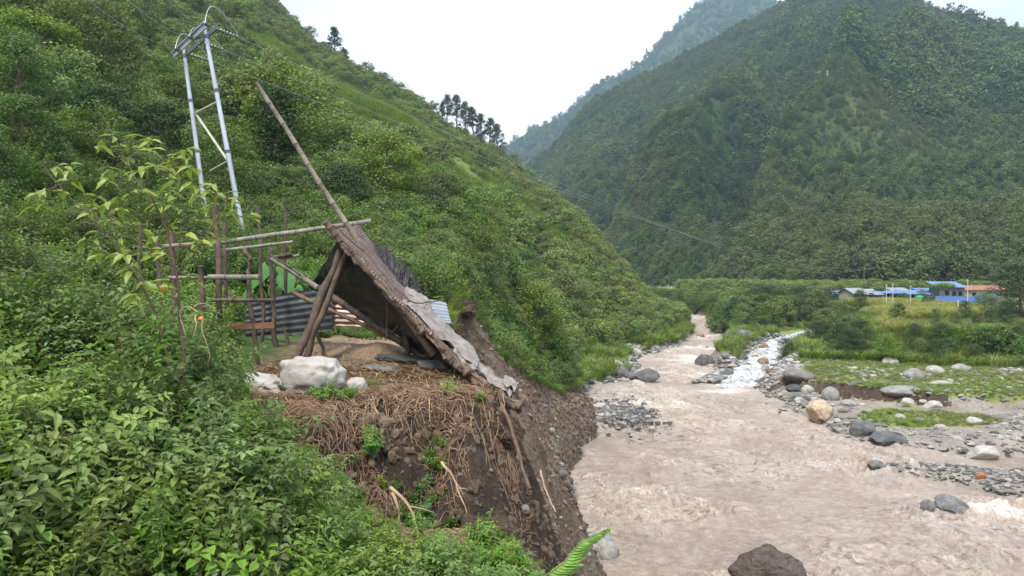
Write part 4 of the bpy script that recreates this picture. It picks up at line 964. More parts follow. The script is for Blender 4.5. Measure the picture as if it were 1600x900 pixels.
# stones and clods embedded in the torn bank
Y = 7 + 42 * RNG.random(9000) ** 1.1; s = RNG.random(9000) ** 1.1; x = XL(Y) + (XE(Y) - XL(Y)) * s
SB = [shape('pebble_shape', rock_mesh('pebble', 770 + i, 'scar_rock', 2, .9, .25)) for i in range(2)] + [shape('pebble_shape', rock_mesh('pebble', 774 + i, 'stone', 2, .95, .25)) for i in range(3)]
n = len(x); z = H(x, Y); sz = (.012 + .07 * RNG.random(n) ** 6) * (1 + Y / 45)
scatter('bank_gravel_scree', np.stack([x, Y, z], 1), yaw(n, .5), np.stack([sz, sz * .8, sz * .6], 1), RNG.choice(5, n, p=[.35, .25, .15, .15, .10]), SB, 'small stones and gravel stuck in the torn earth bank', 'gravel')

# ------------------------------------------------------------------ trees one can tell apart
def at(px, Y): return (px - 800) / F * Y
def tree_px(name, key, px, Y, pytop, label, cat='tree', group=None, wide=1.0, parts=True):
    x = at(px, Y); z = h1(x, Y); h = CZ + (HZ - pytop) / F * Y - z
    return tree(name, key, x, Y, max(h, .8), label, cat, group, wide, parts)
tree_px('column_tree', 'column0', 427, 42, 130, 'narrow dark column-like tree wrapped in leaves right of the twin power poles', wide=1.25)
tree_px('leafy_tree', 'dark0', 372, 52, 118, 'large dark rounded tree behind the top of the taller power pole', wide=1.0)
tree_px('leafy_tree', 'broad1', 350, 34, 192, 'round leafy tree directly behind the two power poles', wide=1.1)
tree_px('feathery_tree', 'umbrella0', 58, 40, 18, 'bright green feathery tree with pale limbs at the upper left', wide=1.1)
tree_px('feathery_tree', 'bright1', 95, 36, 75, 'bright green tree in front of the feathery one at the upper left', wide=1.0)
tree_px('bare_trunk_tree', 'pine0', 176, 60, 22, 'tall thin tree with a bare pale trunk above the sapling', wide=.7)
tree_px('leafy_tree', 'bright0', 655, 62, 262, 'vivid green tree in the scrub under the open slope', wide=1.2)
tree_px('leafy_tree', 'dark1', 690, 66, 268, 'small dark tree right beside the vivid green one', wide=.9)
tree_px('leafy_tree', 'bright1', 750, 58, 302, 'yellowish green tree on the hill above the torn bank', wide=1.2)
tree_px('leafy_tree', 'bright0', 470, 60, 118, 'light green spreading tree on the hill right of the taller power pole', wide=1.2)
tree_px('leafy_tree', 'bright1', 500, 50, 178, 'light green tree below the power wires', wide=1.2)
tree_px('leafy_tree', 'broad2', 545, 40, 240, 'olive green bushy tree behind the collapsed roof', wide=1.3)
tree_px('leafy_tree', 'broad0', 480, 38, 262, 'mid green bushy tree behind the long leaning bamboo', wide=1.2)
tree_px('leafy_tree', 'dark1', 250, 38, 160, 'dark bushy tree left of the power poles', wide=1.2)
tree_px('leafy_tree', 'broad1', 180, 30, 205, 'olive bushy tree behind the sapling', wide=1.4)
tree_px('leafy_tree', 'broad0', 40, 24, 150, 'mid green bushy tree low on the left edge', wide=1.3)
tree_px('leafy_tree', 'dark0', 140, 50, 60, 'dark tall tree between the feathery tree and the bare trunk', wide=.9)
tree_px('leafy_tree', 'dark1', -40, 17, 210, 'dark bush-like tree cut by the left edge', wide=1.2)
tree_px('leafy_tree', 'broad2', 20, 15.5, 330, 'dark green shrub tree low at the left edge', wide=1.4)
tree_px('leafy_tree', 'broad0', 120, 18, 330, 'shrubby tree behind the left arm of the sapling', wide=1.4)
# ridge pines
for i, (px, top, Y, w) in enumerate([(698, 146, 283, .8), (714, 146, 286, .9), (728, 158, 282, .8), (740, 166, 284, .9), (752, 176, 284, .9), (765, 184, 280, 1.0), (777, 192, 278, .9), (690, 158, 286, .7)]):
    tree_px('pine_tree', 'pine%d' % (i % 2), px, Y, top, 'tall ridge pine in the row of pines standing against the sky above the left hill', group='pines on the left skyline', wide=w, parts=False)
for i, (px, top, Y, w) in enumerate([(524, 42, 300, 1.0), (484, 40, 300, .8), (470, 42, 300, .7), (540, 75, 300, 1.1), (575, 98, 300, 1.1), (600, 112, 300, 1.1), (625, 128, 300, 1.2), (655, 148, 300, 1.1), (672, 158, 298, 1.1), (440, 8, 300, .8)]):
    tree_px('ridge_tree', 'mid%d' % (i % 3) if i not in (0, 3) else 'pine1', px, Y, top, ['single tree standing up alone on the upper left skyline', 'small tree on the skyline left of the lone one'][i] if i < 2 else 'tree in the crest line of the left hill against the sky', group=None if i < 2 else 'trees along the crest of the left hill', wide=w, parts=False)
for i, (px, top) in enumerate([(1568, 31), (1588, 34), (1532, 18), (1515, 14), (1545, 27), (1500, 8), (1485, 4)]):
    x = at(px, 620); Yr_ = float(colR(np.array([px]))[1][0]) - 6; tree_px('skyline_tree', 'farpine' if i < 2 else 'far%d' % (i % 4), px, Yr_, top, ['left one of the two pines on the right skyline', 'right one of the two pines on the right skyline'][i] if i < 2 else 'rounded tree on the right skyline', group=None if i < 2 else 'rounded trees on the right skyline', wide=.8, parts=False)
_i, _j = np.unravel_index(np.argmin((FARX - at(1011, 1848)) ** 2 + (FARY - 1848) ** 2), FARX.shape)
tree('skyline_tree', 'farpine', float(FARX[_i, _j]), float(FARY[_i, _j]), 26, 'lone pine standing up on the skyline of the mountain across the river', wide=.8, parts=False, z=float(FARZ[_i, _j]) - 1)
# the near wood of the left hill: single trees
keys = ['broad0', 'broad1', 'broad2', 'dark0', 'dark1', 'broad0', 'bright0', 'broad1', 'umbrella0']
got = []; tries = 0
RR = random.Random(5)
while len(got) < 215 and tries < 9000:
    tries += 1; px = RR.uniform(-120, 1075); t = RR.uniform(.02, .62) ** 1.0
    Ye, _, Yr, _ = [float(q[0]) for q in colL(np.array([px]))]; Y = Ye * (Yr / Ye) ** t
    if Y < 27 or Y > 125: continue
    x = at(px, Y)
    if float(slope_mask(np.array([px]), np.array([t]))[0]) > .25 or x > XE(Y) - 2.2: continue
    if Y < 50 and 255 < px < 400: continue
    if Y < 36 and px > 380: continue
    if any((x - a) ** 2 + (Y - b) ** 2 < (2.0 + Y * .022) ** 2 for a, b in got): continue
    got.append((x, Y)); key = RR.choice(keys if px < 900 else keys[:6])
    h = RR.uniform(2.6, 5.2) * (1.0 if Y > 45 else .8) * (.75 if x > XE(Y) - 7 else 1)
    if Y > 40 and RR.random() < .25: h = RR.uniform(5.2, 8.0) * (.8 if x > XE(Y) - 7 else 1)
    capz = CZ + (HZ - (float(colL(np.array([px]))[3][0]) + (70 if px > 560 else 10))) / F * Y; h = max(1.6, min(h, capz - h1(x, Y)))
    if px > 620 and Y < 60: h = min(h, 4.2)
    if px > 940: h = min(h, 3.0)
    cw = 'light green' if key[:6] == 'bright' or key[:2] == 'um' else ('dark green' if key[0] == 'd' else 'mid green')
    sw = 'low' if h < 3.3 else ('tall' if h > 4.4 else 'middling'); pj = px
    rg_ = ('in the thicket at the left edge of the picture' if pj < 120 else 'behind the sapling and the power poles' if pj < 420 else 'on the slope behind the collapsed shed' if pj < 640 else 'on the hillside above the tin sheet and the scar' if pj < 800 else 'on the hillside over the bank spur' if pj < 930 else 'at the hill foot by the upper river')
    dw = ('near ' if Y < 50 else 'halfway up ' if Y < 85 else 'high up ')
    key_ = (sw, cw, dw, rg_); tree('leafy_tree', key, x, Y, h, sw + ' ' + cw + ' tree ' + dw.strip().replace('near', 'close by') + ' ' + rg_, 'tree', 'trees ' + rg_, RR.uniform(.9, 1.35))
print('single trees', len(got))
# trees and bushes round the fields and the village
VT = [(1412, 146, 457, 'broad0', 1.3, 'bushy tree in front of the low blue roofed shacks'), (1450, 128, 462, 'broad2', 1.1, 'low bushy tree on the field edge under the green tank'), (1538, 120, 458, 'bright1', 1.3, 'light green bushy tree hiding the middle of the blue fence'), (1310, 120, 470, 'broad2', 1.5, 'wide bushy tree between the crop field and the left end of the village'), (1430, 74, 505, 'dark0', 1.3, 'dark bush on the shaded terrace slope, middle one'), (1470, 72, 503, 'broad0', 1.3, 'mid green bush on the terrace slope behind the rock pile'), (1330, 72, 512, 'dark0', 1.4, 'dark purple green bush at the left end of the terrace slope'), (1545, 70, 508, 'bright1', 1.4, 'light green bush on the terrace slope near the right edge'), (1345, 76, 500, 'dark1', 1.3, 'dark bush right below the yellow crop'), (1595, 92, 408, 'dark0', 1.25, 'tall dark tree cut by the right edge beside the village'), (1508, 90, 470, 'dark1', .9, 'dark tree in the field right of the middle, before the blue wall'),
      (1404, 84, 474, 'dark1', .9, 'dark rounded tree at the right end of the yellow crop field'), (1462, 84, 482, 'broad0', .9, 'small mid green tree between two darker field trees'),
      (1345, 130, 452, 'dark0', .8, 'dark tree in front of the grey roofed house'), (1320, 105, 468, 'broad1', 1.3, 'light green spreading tree left of the crop field'),
      (1550, 84, 462, 'broad2', 1.0, 'pale green bushy tree at the right end of the blue wall'), (1574, 78, 470, 'dark1', 1.0, 'dark field tree next to the right edge'),
      (1590, 70, 500, 'broad2', 1.1, 'round green bush at the right edge under the terrace'), (1526, 76, 492, 'dark0', 1.0, 'dark tree on the terrace edge in front of the cut field'),
      (1495, 80, 487, 'broad1', 1.2, 'wide low tree with a thin trunk in the dry field'), (1228, 77, 528, 'dark1', 1.15, 'dark bush standing alone beside the white stream'),
      (1385, 68, 523, 'bright1', 1.0, 'grey green round bush at the foot of the terrace'), (1250, 118, 470, 'broad0', 1.3, 'spreading tree above the upper stream'),
      (1216, 128, 480, 'broad1', 1.3, 'green tree on the wooded islet, left of the upper stream'), (1180, 132, 480, 'bright0', 1.3, 'light green bushy tree on the wooded islet'),
      (1150, 134, 484, 'broad2', 1.3, 'mid green bushy tree at the head of the islet'), (1133, 120, 500, 'bright1', 1.2, 'small light green bush by the river bend'),
      (1477, 150, 440, 'umbrella0', 1.2, 'flat topped tree with a thin pale trunk in front of the blue roofed house'), (1290, 92, 482, 'broad0', 1.2, 'green bush at the left end of the crop field'),
      (1275, 84, 502, 'dark1', 1.2, 'dark bush on the stream bank below the crop field'), (1180, 98, 505, 'broad2', 1.3, 'shaded bush beside the large boulder of the islet'), (1106, 96, 546, 'dark1', 1.0, 'tiny dark bush on a rock in the river'), (1132, 82, 548, 'dark1', 1.2, 'small dark bush on the grassy islet'),
      (1375, 160, 446, 'umbrella0', 1.0, 'light tree behind the thin poles of the village'), (1440, 150, 452, 'broad2', 1.0, 'rounded tree left of the green tank')]
for px, Y, top, key, wd, lb in VT: tree_px('field_tree', key, px, Y, top, lb, wide=wd, cat='tree' if 'bush' not in lb else 'bush')
RR = random.Random(9); cnt = 0
for i in range(900):
    if cnt >= 175: break
    x = RR.uniform(22, 75); Y = RR.uniform(64, 150); X_, Y_ = np.array([x]), np.array([Y]); px = 800 + F * x / Y
    if px > 1680 or px < 1120: continue
    dt = float(sdf(TERR, X_, Y_)[0]); dl = float(sdf(LAND, X_, Y_)[0]); sdn = float(stream_d(X_, Y_)[0][0])
    belt = (-.5 < dt < 9) or (dl > 3 and Y > 112 and px < 1290) or (dt < 0 and Y > 90 and dl > 2)
    if not belt or sdn < 4: continue
    if 1330 < px < 1560 and dt > 6.5: continue
    if 1325 < px < 1430 and dt > 3: continue
    cnt += 1; h = RR.uniform(1.3, 2.9) * (1.5 if Y > 105 else 1)
    if 1325 < px < 1430: h = min(h, 1.3)
    elif px > 1325 and dt > 3: h = min(h, 1.9)
    tree('bush', RR.choice(['scrub0', 'scrub1', 'scrub1', 'scrub0', 'dark1', 'dark0', 'broad1']), x, Y, h, ('low ' if h < 1.7 else 'tall ') + ('bushy growth ' if 0 else 'green bush ') + ('on the wooded islet beyond the white stream' if px < 1210 else 'on the stream bank left of the crop field' if px < 1310 else 'on the terrace slope right below the yellow crop' if px < 1430 else 'on the terrace slope behind the rock pile' if px < 1530 else 'on the terrace slope at the right edge') + (', in front row' if dt < 2.5 else ', behind the front row'), 'bush', 'bushes below the fields', RR.uniform(.9, 1.4), parts=False)
# rising wood behind the village and round the gorge
n = 9000; px = RNG.uniform(1060, 1800, n); Y = RNG.uniform(112, 300, n); x = at(px, Y); z = H(x, Y)
dt = sdf(TERR, x, Y); k = (x > XL(Y) + 6) & ((Y > 176) | (px < 1290)) & (stream_d(x, Y)[0] > 5) & (sdf(LAND, x, Y) > 1.3) & (RNG.random(n) < .62); x, Y, z = x[k], Y[k], z[k]; print('valley wood', len(x))
scatter('valley_forest', np.stack([x, Y, z - .3], 1), yaw(len(x), .06), RNG.uniform(.4, .9, len(x)) * ip(Y, [120, 200], [.5, .85]), RNG.integers(0, 3, len(x)), [W_['mid%d' % q] for q in range(3)], 'green wood on the valley floor behind the village and around the river bend', 'forest')
Y = RNG.uniform(126, 330, 2600); t_ = RNG.integers(0, 5, 2600); SEG = [(15, 16), (16, 17), (14, 15), (13, 14), (12, 13)]
LP = np.array([(25, 345), (46, 270), (48, 200), (45.5, 160), (38, 137), (34, 120)]); i = RNG.integers(0, 5, 2600); f = RNG.random((2600, 1)); c = LP[i] + (LP[i + 1] - LP[i]) * f + RNG.normal(0, 1.0, (2600, 2)) + np.array([2.2, .5])
ground_scatter('river_bend_scrub', c[:, 0], c[:, 1], RNG.uniform(.5, 1.3, 2600), RNG.integers(0, 4, 2600), SC, 'bushes lining the bank where the river bends out of sight', 'scrub', .1)
# crops
CROP = shape('crop_shape', tuft(505, 26, 1.3, .3, .03, 'crop')); 
x = RNG.uniform(36, 76, 40000); Y = RNG.uniform(72, 150, 40000); px = 800 + F * x / Y; dt = sdf(TERR, x, Y)
k = (dt > 6) & (px > 1330) & (px < 1640) & ((px < 1410) & (Y < 112) | (Y > 92) & (Y < 148)) & (fbm(x / 8, Y / 8, None, 2, 660) > -.55); x, Y = x[k], Y[k]; print('crop', len(x))
ground_scatter('field_crop', x, Y, RNG.uniform(.7, 1.1, len(x)), np.zeros(len(x)), [CROP], 'yellowish green ripening crop on the field below the village', 'crop', .1)
x = RNG.uniform(24, 80, 14000); Y = RNG.uniform(60, 112, 14000); dt = sdf(TERR, x, Y); k = (dt > -2.5) & (dt < 8) & (stream_d(x, Y)[0] > 3) & (RNG.random(len(x)) < .8); x, Y = x[k], Y[k]
ground_scatter('terrace_slope_grass', x, Y, RNG.uniform(.7, 1.5, len(x)), RNG.integers(0, 2, len(x)), [TF[2], TF[2]], 'long green grass on the slope below the fields', 'grass', .15)

# ------------------------------------------------------------------ the village
M['roof_blue'] = simple('blue_sheet_roof', (.10, .19, .40), .45, .4, var=.12, vs=1.5)
M['roof_grey'] = simple('grey_sheet_roof', (.28, .30, .33), .4, .5, .3, var=.2)
M['roof_red'] = simple('rusty_roof', (.26, .125, .09), .8, .2, var=.3, vs=2)
M['wall_dark'] = simple('dark_timber_wall', (.10, .11, .12), .9, .2, var=.3); M['wall_pale'] = simple('pale_wall', (.24, .23, .21), .9, .2, var=.2)
M['opening'] = simple('dark_opening', (.015, .015, .018), .9, .1); M['blue_cloth'] = simple('blue_sheeting', (.09, .17, .42), .6, .3, var=.12, vs=1)
M['green'] = simple('green_tank_paint', (.03, .28, .13), .5, .4); M['concrete'] = simple('pole_concrete', (.50, .49, .46), .85, .2, var=.15, vs=3)
def house(px, Y, w, d, hw, pitch, roof, wall, label, rz=0, skill=0):
    x = at(px, Y); z = h1(x, Y) - .1; e = empty('village_house', (x, Y, z), label, 'house'); e.rotation_euler = (0, 0, rz); e.scale = (.98, .95, .92)
    g = Geo(); box(g, (0, 0, hw / 2), (w, d, hw)); g.obj('wall', M[wall], e)
    g = Geo(); o_ = .45
    if skill:      # mono-pitch sheet
        n_ = int(w * 5); xs = np.linspace(-w / 2 - o_, w / 2 + o_, n_); ys = np.array([-d / 2 - o_, d / 2 + o_]); X, Y_ = np.meshgrid(xs, ys)
        for q in (0, .05):
            Z_ = hw + .03 + pitch * (Y_ + d / 2 + o_) / (d + 2 * o_) + .03 * np.sin(X * 18) + q
            ii = np.arange(n_ - 1); g.add(np.stack([X, Y_, Z_], -1).reshape(-1, 3), np.stack([ii, ii + 1, ii + n_ + 1, ii + n_], 1))
    else:
        a = w / 2 + o_; b = d / 2 + o_; t_ = .07
        for s in (-1, 1):
            V = [(-a, s * b, hw - .1), (a, s * b, hw - .1), (a, 0, hw + pitch), (-a, 0, hw + pitch)]; V2 = [(p[0], p[1], p[2] + t_) for p in V]
            g.add(V + V2, [(0, 1, 2, 3), (4, 5, 6, 7), (0, 1, 5, 4), (1, 2, 6, 5), (2, 3, 7, 6), (3, 0, 4, 7)])
        gg = Geo(); 
        for s in (-1, 1): gg.add([(s * w / 2, -d / 2, hw), (s * w / 2, d / 2, hw), (s * w / 2, 0, hw + pitch * .93)], [(0, 1, 2)])
        gg.obj('gable', M[wall], e)
    g.obj('roof', M[roof], e)
    g = Geo(); box(g, (-w * .22, -d / 2 - .01, .95), (.9, .06, 1.9)); g.obj('door', M['opening'], e)
    for s in (.08, .32):
        g = Geo(); box(g, (w * s, -d / 2 - .01, hw * .58), (.8, .06, .8)); g.obj('window', M['opening'], e)
    return e
house(1479, 158, 5.0, 4.5, 2.4, 1.0, 'roof_blue', 'wall_dark', 'two-storey looking house with a light blue roof above the long blue wall', 0, 1).scale = (1.05, .9, 1.2)
house(1525, 162, 10.0, 4.5, 2.6, .9, 'roof_red', 'wall_pale', 'long house with a rusty red roof at the right end of the village', .12)
house(1305, 164, 4.0, 3.5, 1.5, .7, 'roof_blue', 'wall_dark', 'low blue roofed shack at the left end of the village', 0, 1)
house(1332, 160, 4.5, 3.6, 1.9, 1.1, 'roof_grey', 'wall_pale', 'house with a pale grey sloping roof beside the low blue shack', .5)
house(1372, 165, 4.0, 3.5, 2.0, .6, 'roof_grey', 'wall_dark', 'small shack with a whitish roof behind the two thin poles', 0, 1)
house(1388, 158, 5.0, 3.5, 1.8, .6, 'roof_blue', 'wall_dark', 'long low shack with a faded blue roof behind the two thin poles', 0, 1)
house(1403, 170, 3.4, 3.0, 2.4, .8, 'roof_grey', 'wall_dark', 'white roofed shack, highest of the middle group', 0, 1)
house(1427, 158, 5.2, 3.6, 1.7, .9, 'roof_blue', 'wall_pale', 'open shack with a pale blue roof left of the green tank', 0, 1)
house(1352, 170, 3.6, 3.0, 2.3, .7, 'roof_grey', 'wall_dark', 'tiny grey roofed hut peeping over the trees right of the pale sloping roof', .2)
house(1362, 150, 3.0, 2.6, 1.5, .5, 'roof_grey', 'wall_pale', 'tiny whitish roofed hut low between the sloping roof house and the twin poles', 0, 1)
house(1445, 166, 3.4, 3.0, 2.4, .6, 'roof_blue', 'wall_dark', 'tiny blue roofed hut behind the green tank', 0, 1)
g = Geo(); xs = np.linspace(0, 1, 60)
e = empty('sheeting_fence', (at(1458, 150), 150, h1(at(1458, 150), 150)), 'long bright blue sheeting fence below the red roofed house', 'fence')
a_, b_ = np.array([at(1462, 150), 150, 0]), np.array([at(1558, 146), 146, 0])
for q in (0, .04):
    V = []
    for zt in (0, 1):
        for t in xs:
            p = a_ + (b_ - a_) * t; gz = h1(p[0], p[1]) - e.location[2]; V.append((p[0] - e.location[0], p[1] - 150 + q + .04 * math.sin(t * 60), gz + .1 + zt * (1.15 + .55 * t + .12 * math.sin(t * 9))))
    ii = np.arange(59); g.add(V, np.stack([ii, ii + 1, ii + 61, ii + 60], 1))
g.obj('sheeting', M['blue_cloth'], e)
for k in range(9):
    p = a_ + (b_ - a_) * k / 8; g = Geo(); gz = h1(p[0], p[1]) - e.location[2]; tube(g, [(p[0] - e.location[0], p[1] - 149.9, gz - .2), (p[0] - e.location[0], p[1] - 149.9, gz + 1.6)], .05, 6); g.obj('post', M['bark'], e)
g = Geo(); tube(g, [(0, 0, 0), (0, 0, .1), (0, 0, 1.3), (0, 0, 1.45), (0, 0, 1.55)], [.7, .75, .75, .5, .2], 14); x = at(1437, 148); o = g.obj('water_tank', M['green'], loc=(x, 148, h1(x, 148))); tag(o, 'green round tank between the village shacks', 'tank')
def thin_pole(px, Y, top, label, group=None, r=.09):
    x = at(px, Y); z = h1(x, Y); h = CZ + (HZ - top) / F * Y - z; e = empty('village_pole', (x, Y, z), label, 'pole', group)
    g = Geo(); tube(g, [(0, 0, -.3), (0, 0, h)], [r * .8, r * .5], 8); g.obj('shaft', M['concrete'], e)
    g = Geo(); box(g, (0, 0, h - .2), (.45, .05, .06)); g.obj('crossbar', M['concrete'], e); return e
for px, Y, top, lb in [(1385, 128, 444, 'left one of the two pale thin poles standing in the crop'), (1395, 128, 443, 'right one of the two pale thin poles standing in the crop'), (1423, 130, 446, 'thin pale pole between the twin poles and the green tank'), (1512, 110, 436, 'pale leaning pole in the field before the red roofed house'), (1497, 100, 468, 'short pale pole in front of the blue fence'),
                       (1301, 160, 455, 'short thin pole over the low blue shack at the village left end'), (1319, 165, 455, 'thin pole over the pale grey roof at the village left end')]: thin_pole(px, Y, top, lb)
# mast on the mountain
x = at(1293, 430); z = h1(x, 430); e = empty('lattice_mast', (x, 430, z), 'tiny white lattice mast among the trees high on the mountain', 'mast'); g = Geo()
for a in range(4): 
    an = a * math.pi / 2; c, s = math.cos(an), math.sin(an); tube(g, [(c * 1.2, s * 1.2, 0), (c * .2, s * .2, 15)], .10, 4)
for k in range(7):
    zz = k * 2.1; r0 = 1.2 - zz / 15; r1 = 1.2 - (zz + 2.1) / 15
    for a in range(4): an = a * math.pi / 2; bn = an + math.pi / 2; tube(g, [(math.cos(an) * r0, math.sin(an) * r0, zz), (math.cos(bn) * r1, math.sin(bn) * r1, zz + 2.1)], .055, 3)
M['white_metal'] = simple('white_metal', (.5, .51, .52), .5, .4, .2, var=.05); g.obj('lattice', M['white_metal'], e)
g = Geo(); box(g, (0, 0, 11), (4.5, .3, .3)); box(g, (0, 0, 13.5), (3, .3, .3)); g.obj('crossarm', M['white_metal'], e); e.scale = (.55, .55, .55)

# ------------------------------------------------------------------ the twin power poles and their wires
M['steel'] = simple('galvanised_steel', (.42, .46, .52), .45, .5, .4, var=.15, vs=2, sc3=(1, 1, .3))
M['dark_steel'] = simple('weathered_steel', (.12, .12, .13), .6, .4, .3, var=.3); M['insul'] = simple('insulator_glaze', (.10, .09, .09), .3, .5)
M['wire'] = simple('bare_wire', (.22, .22, .23), .5, .4, .3, var=.1); M['wood_brace'] = simple('pale_brace', (.38, .38, .30), .6, .3, var=.2)
Lx, Lt = P(329, 395, 29), P(287, 78, 29); Rx, Rt = P(386, 400, 26), P(320, 46, 26)
def down(p, q):       # carry the pole line on down into the ground
    p, q = Vector(p), Vector(q); d = (p - q); 
    for k in range(200):
        c = p + d * (k * .01)
        if c.z < h1(c.x, c.y) - .3: return c
    return p
Lb, Rb = down(Lx, Lt), down(Rx, Rt); e = empty('twin_power_pole', tuple((Lb + Rb) / 2), 'pair of slender grey steel power poles joined by a crossarm, leaning left', 'power pole')
O = np.array(e.location)
def rel(*p): return [tuple(np.array(q, float) - O) for q in p]
for b, tp in ((Lb, Lt), (Rb, Rt)):
    g = Geo(); b = Vector(b); tp = Vector(tp); n_ = 24; pts = [tuple(b + (tp - b) * k / n_) for k in range(n_ + 1)]; rad = [.10 - .035 * k / n_ + (.012 if k in (6, 12, 18) else 0) for k in range(n_ + 1)]
    tube(g, rel(*pts), rad, 12); ob = g.obj('pole_shaft', M['steel'], e, smooth=True)
    for f in (.25, .5, .75, .97):
        c = b + (tp - b) * f; g = Geo(); dv = (tp - b).normalized() * .06; tube(g, rel(tuple(c - dv), tuple(c + dv)), .098, 12); g.obj('collar', M['dark_steel'], ob)
A1, A2 = np.array(P(279, 84, 29.5)), np.array(P(331, 36, 25.3)); ax = (A2 - A1); ax /= np.linalg.norm(ax); side = np.array([ax[1], -ax[0], 0]); side /= np.linalg.norm(side)
for s, nm in ((-.17, 'crossarm'), (.17, 'crossarm')):
    g = Geo(); c = (A1 + A2) / 2 + side * s + np.array([0, 0, -.1]) - O; q = Vector(ax).to_track_quat('X', 'Z').to_euler()
    ln = float(np.linalg.norm(A2 - A1)); box(g, c, (ln, .05, .17), q); c2 = c + np.array([0, 0, .1]); box(g, c2 + side * .05 * np.sign(s), (ln, .1, .03), q); g.obj(nm, M['dark_steel'] if s < 0 else M['steel'], e)
for a, b in ((P(305, 177, 28.9), P(341, 159, 26.1)), (P(306, 178, 28.9), P(355, 250, 26.1)), (P(328, 268, 28.9), P(356, 252, 26.1))):
    g = Geo(); tube(g, rel(a, b), .045, 6); g.obj('brace', M['wood_brace'], e)
att = [A1 + (A2 - A1) * f for f in (.08, .5, .92)]
FARP = [np.array(P(1330, 424, 190)), np.array(P(1350, 421, 190)), np.array(P(1370, 418, 190))]
NEARP = [P(118, -14, 16), P(185, -14, 16), P(252, -14, 16)]
for i, a in enumerate(att):
    nb = np.array(NEARP[i]); fb = FARP[2 - i]
    for tgt, sag, nm in ((nb, .2, 'n'), (fb, 3.2, 'f')):
        d = tgt - a; d = d / np.linalg.norm(d); s0 = a + d * .15; s1 = a + d * 1.25; g = Geo()
        pts = [s0 + (s1 - s0) * k / 24 for k in range(25)]; tube(g, rel(*pts), [.02 + .055 * (k % 3 == 1) for k in range(25)], 8); g.obj('insulator_string', M['insul'], e)
        t = np.linspace(0, 1, 60)[:, None]; w = s1 + (tgt - s1) * t; w[:, 2] -= sag * 4 * (t * (1 - t))[:, 0]
        g = Geo(); tube(g, w - w[0], .010 if nm == 'n' else .010 + .014 * t[:, 0], 5); o = g.obj('power_wire', M['wire'], loc=tuple(w[0]))
        if nm == 'n': tag(o, ['lowest wire, leftmost', 'middle wire', 'topmost wire, rightmost'][i] + ' of the three running from the twin poles to the top left corner', 'wire')
        else: tag(o, ['lowest', 'middle', 'topmost'][i] + ' of the three wires running from the twin poles across the valley', 'wire')
        if nm == 'n': j0 = s1
        else:
            t = np.linspace(0, 1, 22)[:, None]; w = j0 + (s1 - j0) * t; up = .75 if i != 1 else .5; w[:, 2] += up * np.sin(np.pi * t[:, 0]) ** .8; w = w + side * .25 * np.sin(np.pi * t)
            g = Geo(); tube(g, rel(*w), .011, 6); g.obj('jumper_wire', M['steel'], e)
# the small pole that takes the wires on the far side
c = FARP[1]; gx, gy = c[0], c[1]; gz = h1(gx, gy); e2 = empty('far_power_pole', (gx, gy, gz), 'distant wooden power pole with one crossarm at the foot of the mountain', 'power pole'); g = Geo(); tube(g, [(0, 0, -.5), (0, 0, max(c[2] - gz, 1) + .3)], .14, 8); g.obj('pole_shaft', M['bark'], e2); g = Geo(); q = FARP[2] - FARP[0]; box(g, (0, 0, c[2] - gz), (float(np.linalg.norm(q)), .12, .14), (0, -math.atan2(q[2], q[0]), 0)); g.obj('crossarm', M['bark'], e2)

# ------------------------------------------------------------------ the collapsed shed
def nodes_mat(name, a, b, sc3=(6, 6, 1)):
    m, t = newmat(name); oc = nn(t, 'ShaderNodeTexCoord').outputs['Object']
    n1 = noise(t, 3, 5, .6, oc); n2 = noise(t, 14, 5, .7, oc)
    c = mix(t, ramp(t, n1, [(.35, 0), (.65, 1)]), a, b); c = mix(t, ramp(t, n2, [(.35, .6), (.55, 0)]), c, tuple(q * .4 for q in a))
    c = mix(t, attr(t, 'tint').outputs['Fac'], c, tuple(q * .35 for q in a))
    out(t, bsdf(t, c, .7, .3, n2, .01, .7)); return m
M['bamboo'] = nodes_mat('weathered_bamboo', (.17, .135, .105), (.30, .25, .20)); M['bamboo_brown'] = nodes_mat('brown_bamboo', (.12, .075, .05), (.22, .145, .10)); M['bamboo_dark'] = nodes_mat('dark_bamboo', (.055, .042, .035), (.13, .10, .08)); M['bamboo_green'] = nodes_mat('greenish_bamboo', (.17, .165, .13), (.28, .27, .22))  # bamboo_dark: deeper brown for some beams, laths and rails
M['post'] = nodes_mat('rough_post', (.085, .06, .045), (.17, .125, .095))
M['plank'] = simple('red_brown_plank', (.19, .095, .055), .85, .2, var=.35, vs=4, sc3=(.4, 3, 3))
def bamboo(g, a, b, r0, r1=None, gap=.34, seed=0, wob=.006, sag=0, n=10):
    r1 = r0 if r1 is None else r1; a, b = np.array(a, float), np.array(b, float); ln = float(np.linalg.norm(b - a)); m = max(3, int(ln / gap)); ts = []; rs = []; ti = []
    rr = np.random.default_rng(seed)
    for k in range(m + 1):
        c = k / m
        for dlt, f, tt in ((-.022, 1, 0), (-.006, 1.16, .7), (.006, 1.12, .5), (.02, .97, 0)):
            q = c + dlt / ln
            if 0 <= q <= 1: ts.append(q); rs.append((r0 + (r1 - r0) * q) * f); ti.append(tt)
    ts = np.array(ts)[:, None]; base = pole_pts(a, b, 9, wob, sag, seed); tb = np.linspace(0, 1, 9)
    P_ = np.stack([np.interp(ts[:, 0], tb, base[:, q]) for q in range(3)], 1); tube(g, P_, rs, n, 0, np.array(ti))
def rough(g, a, b, r0, r1=None, wob=.02, seed=0, n=8):
    r1 = r0 if r1 is None else r1; p = pole_pts(a, b, 14, wob, 0, seed); rr = np.random.default_rng(seed)
    tube(g, p, np.linspace(r0, r1, 14) * rr.uniform(.86, 1.14, 14), n, 0, rr.uniform(0, .5, 14))
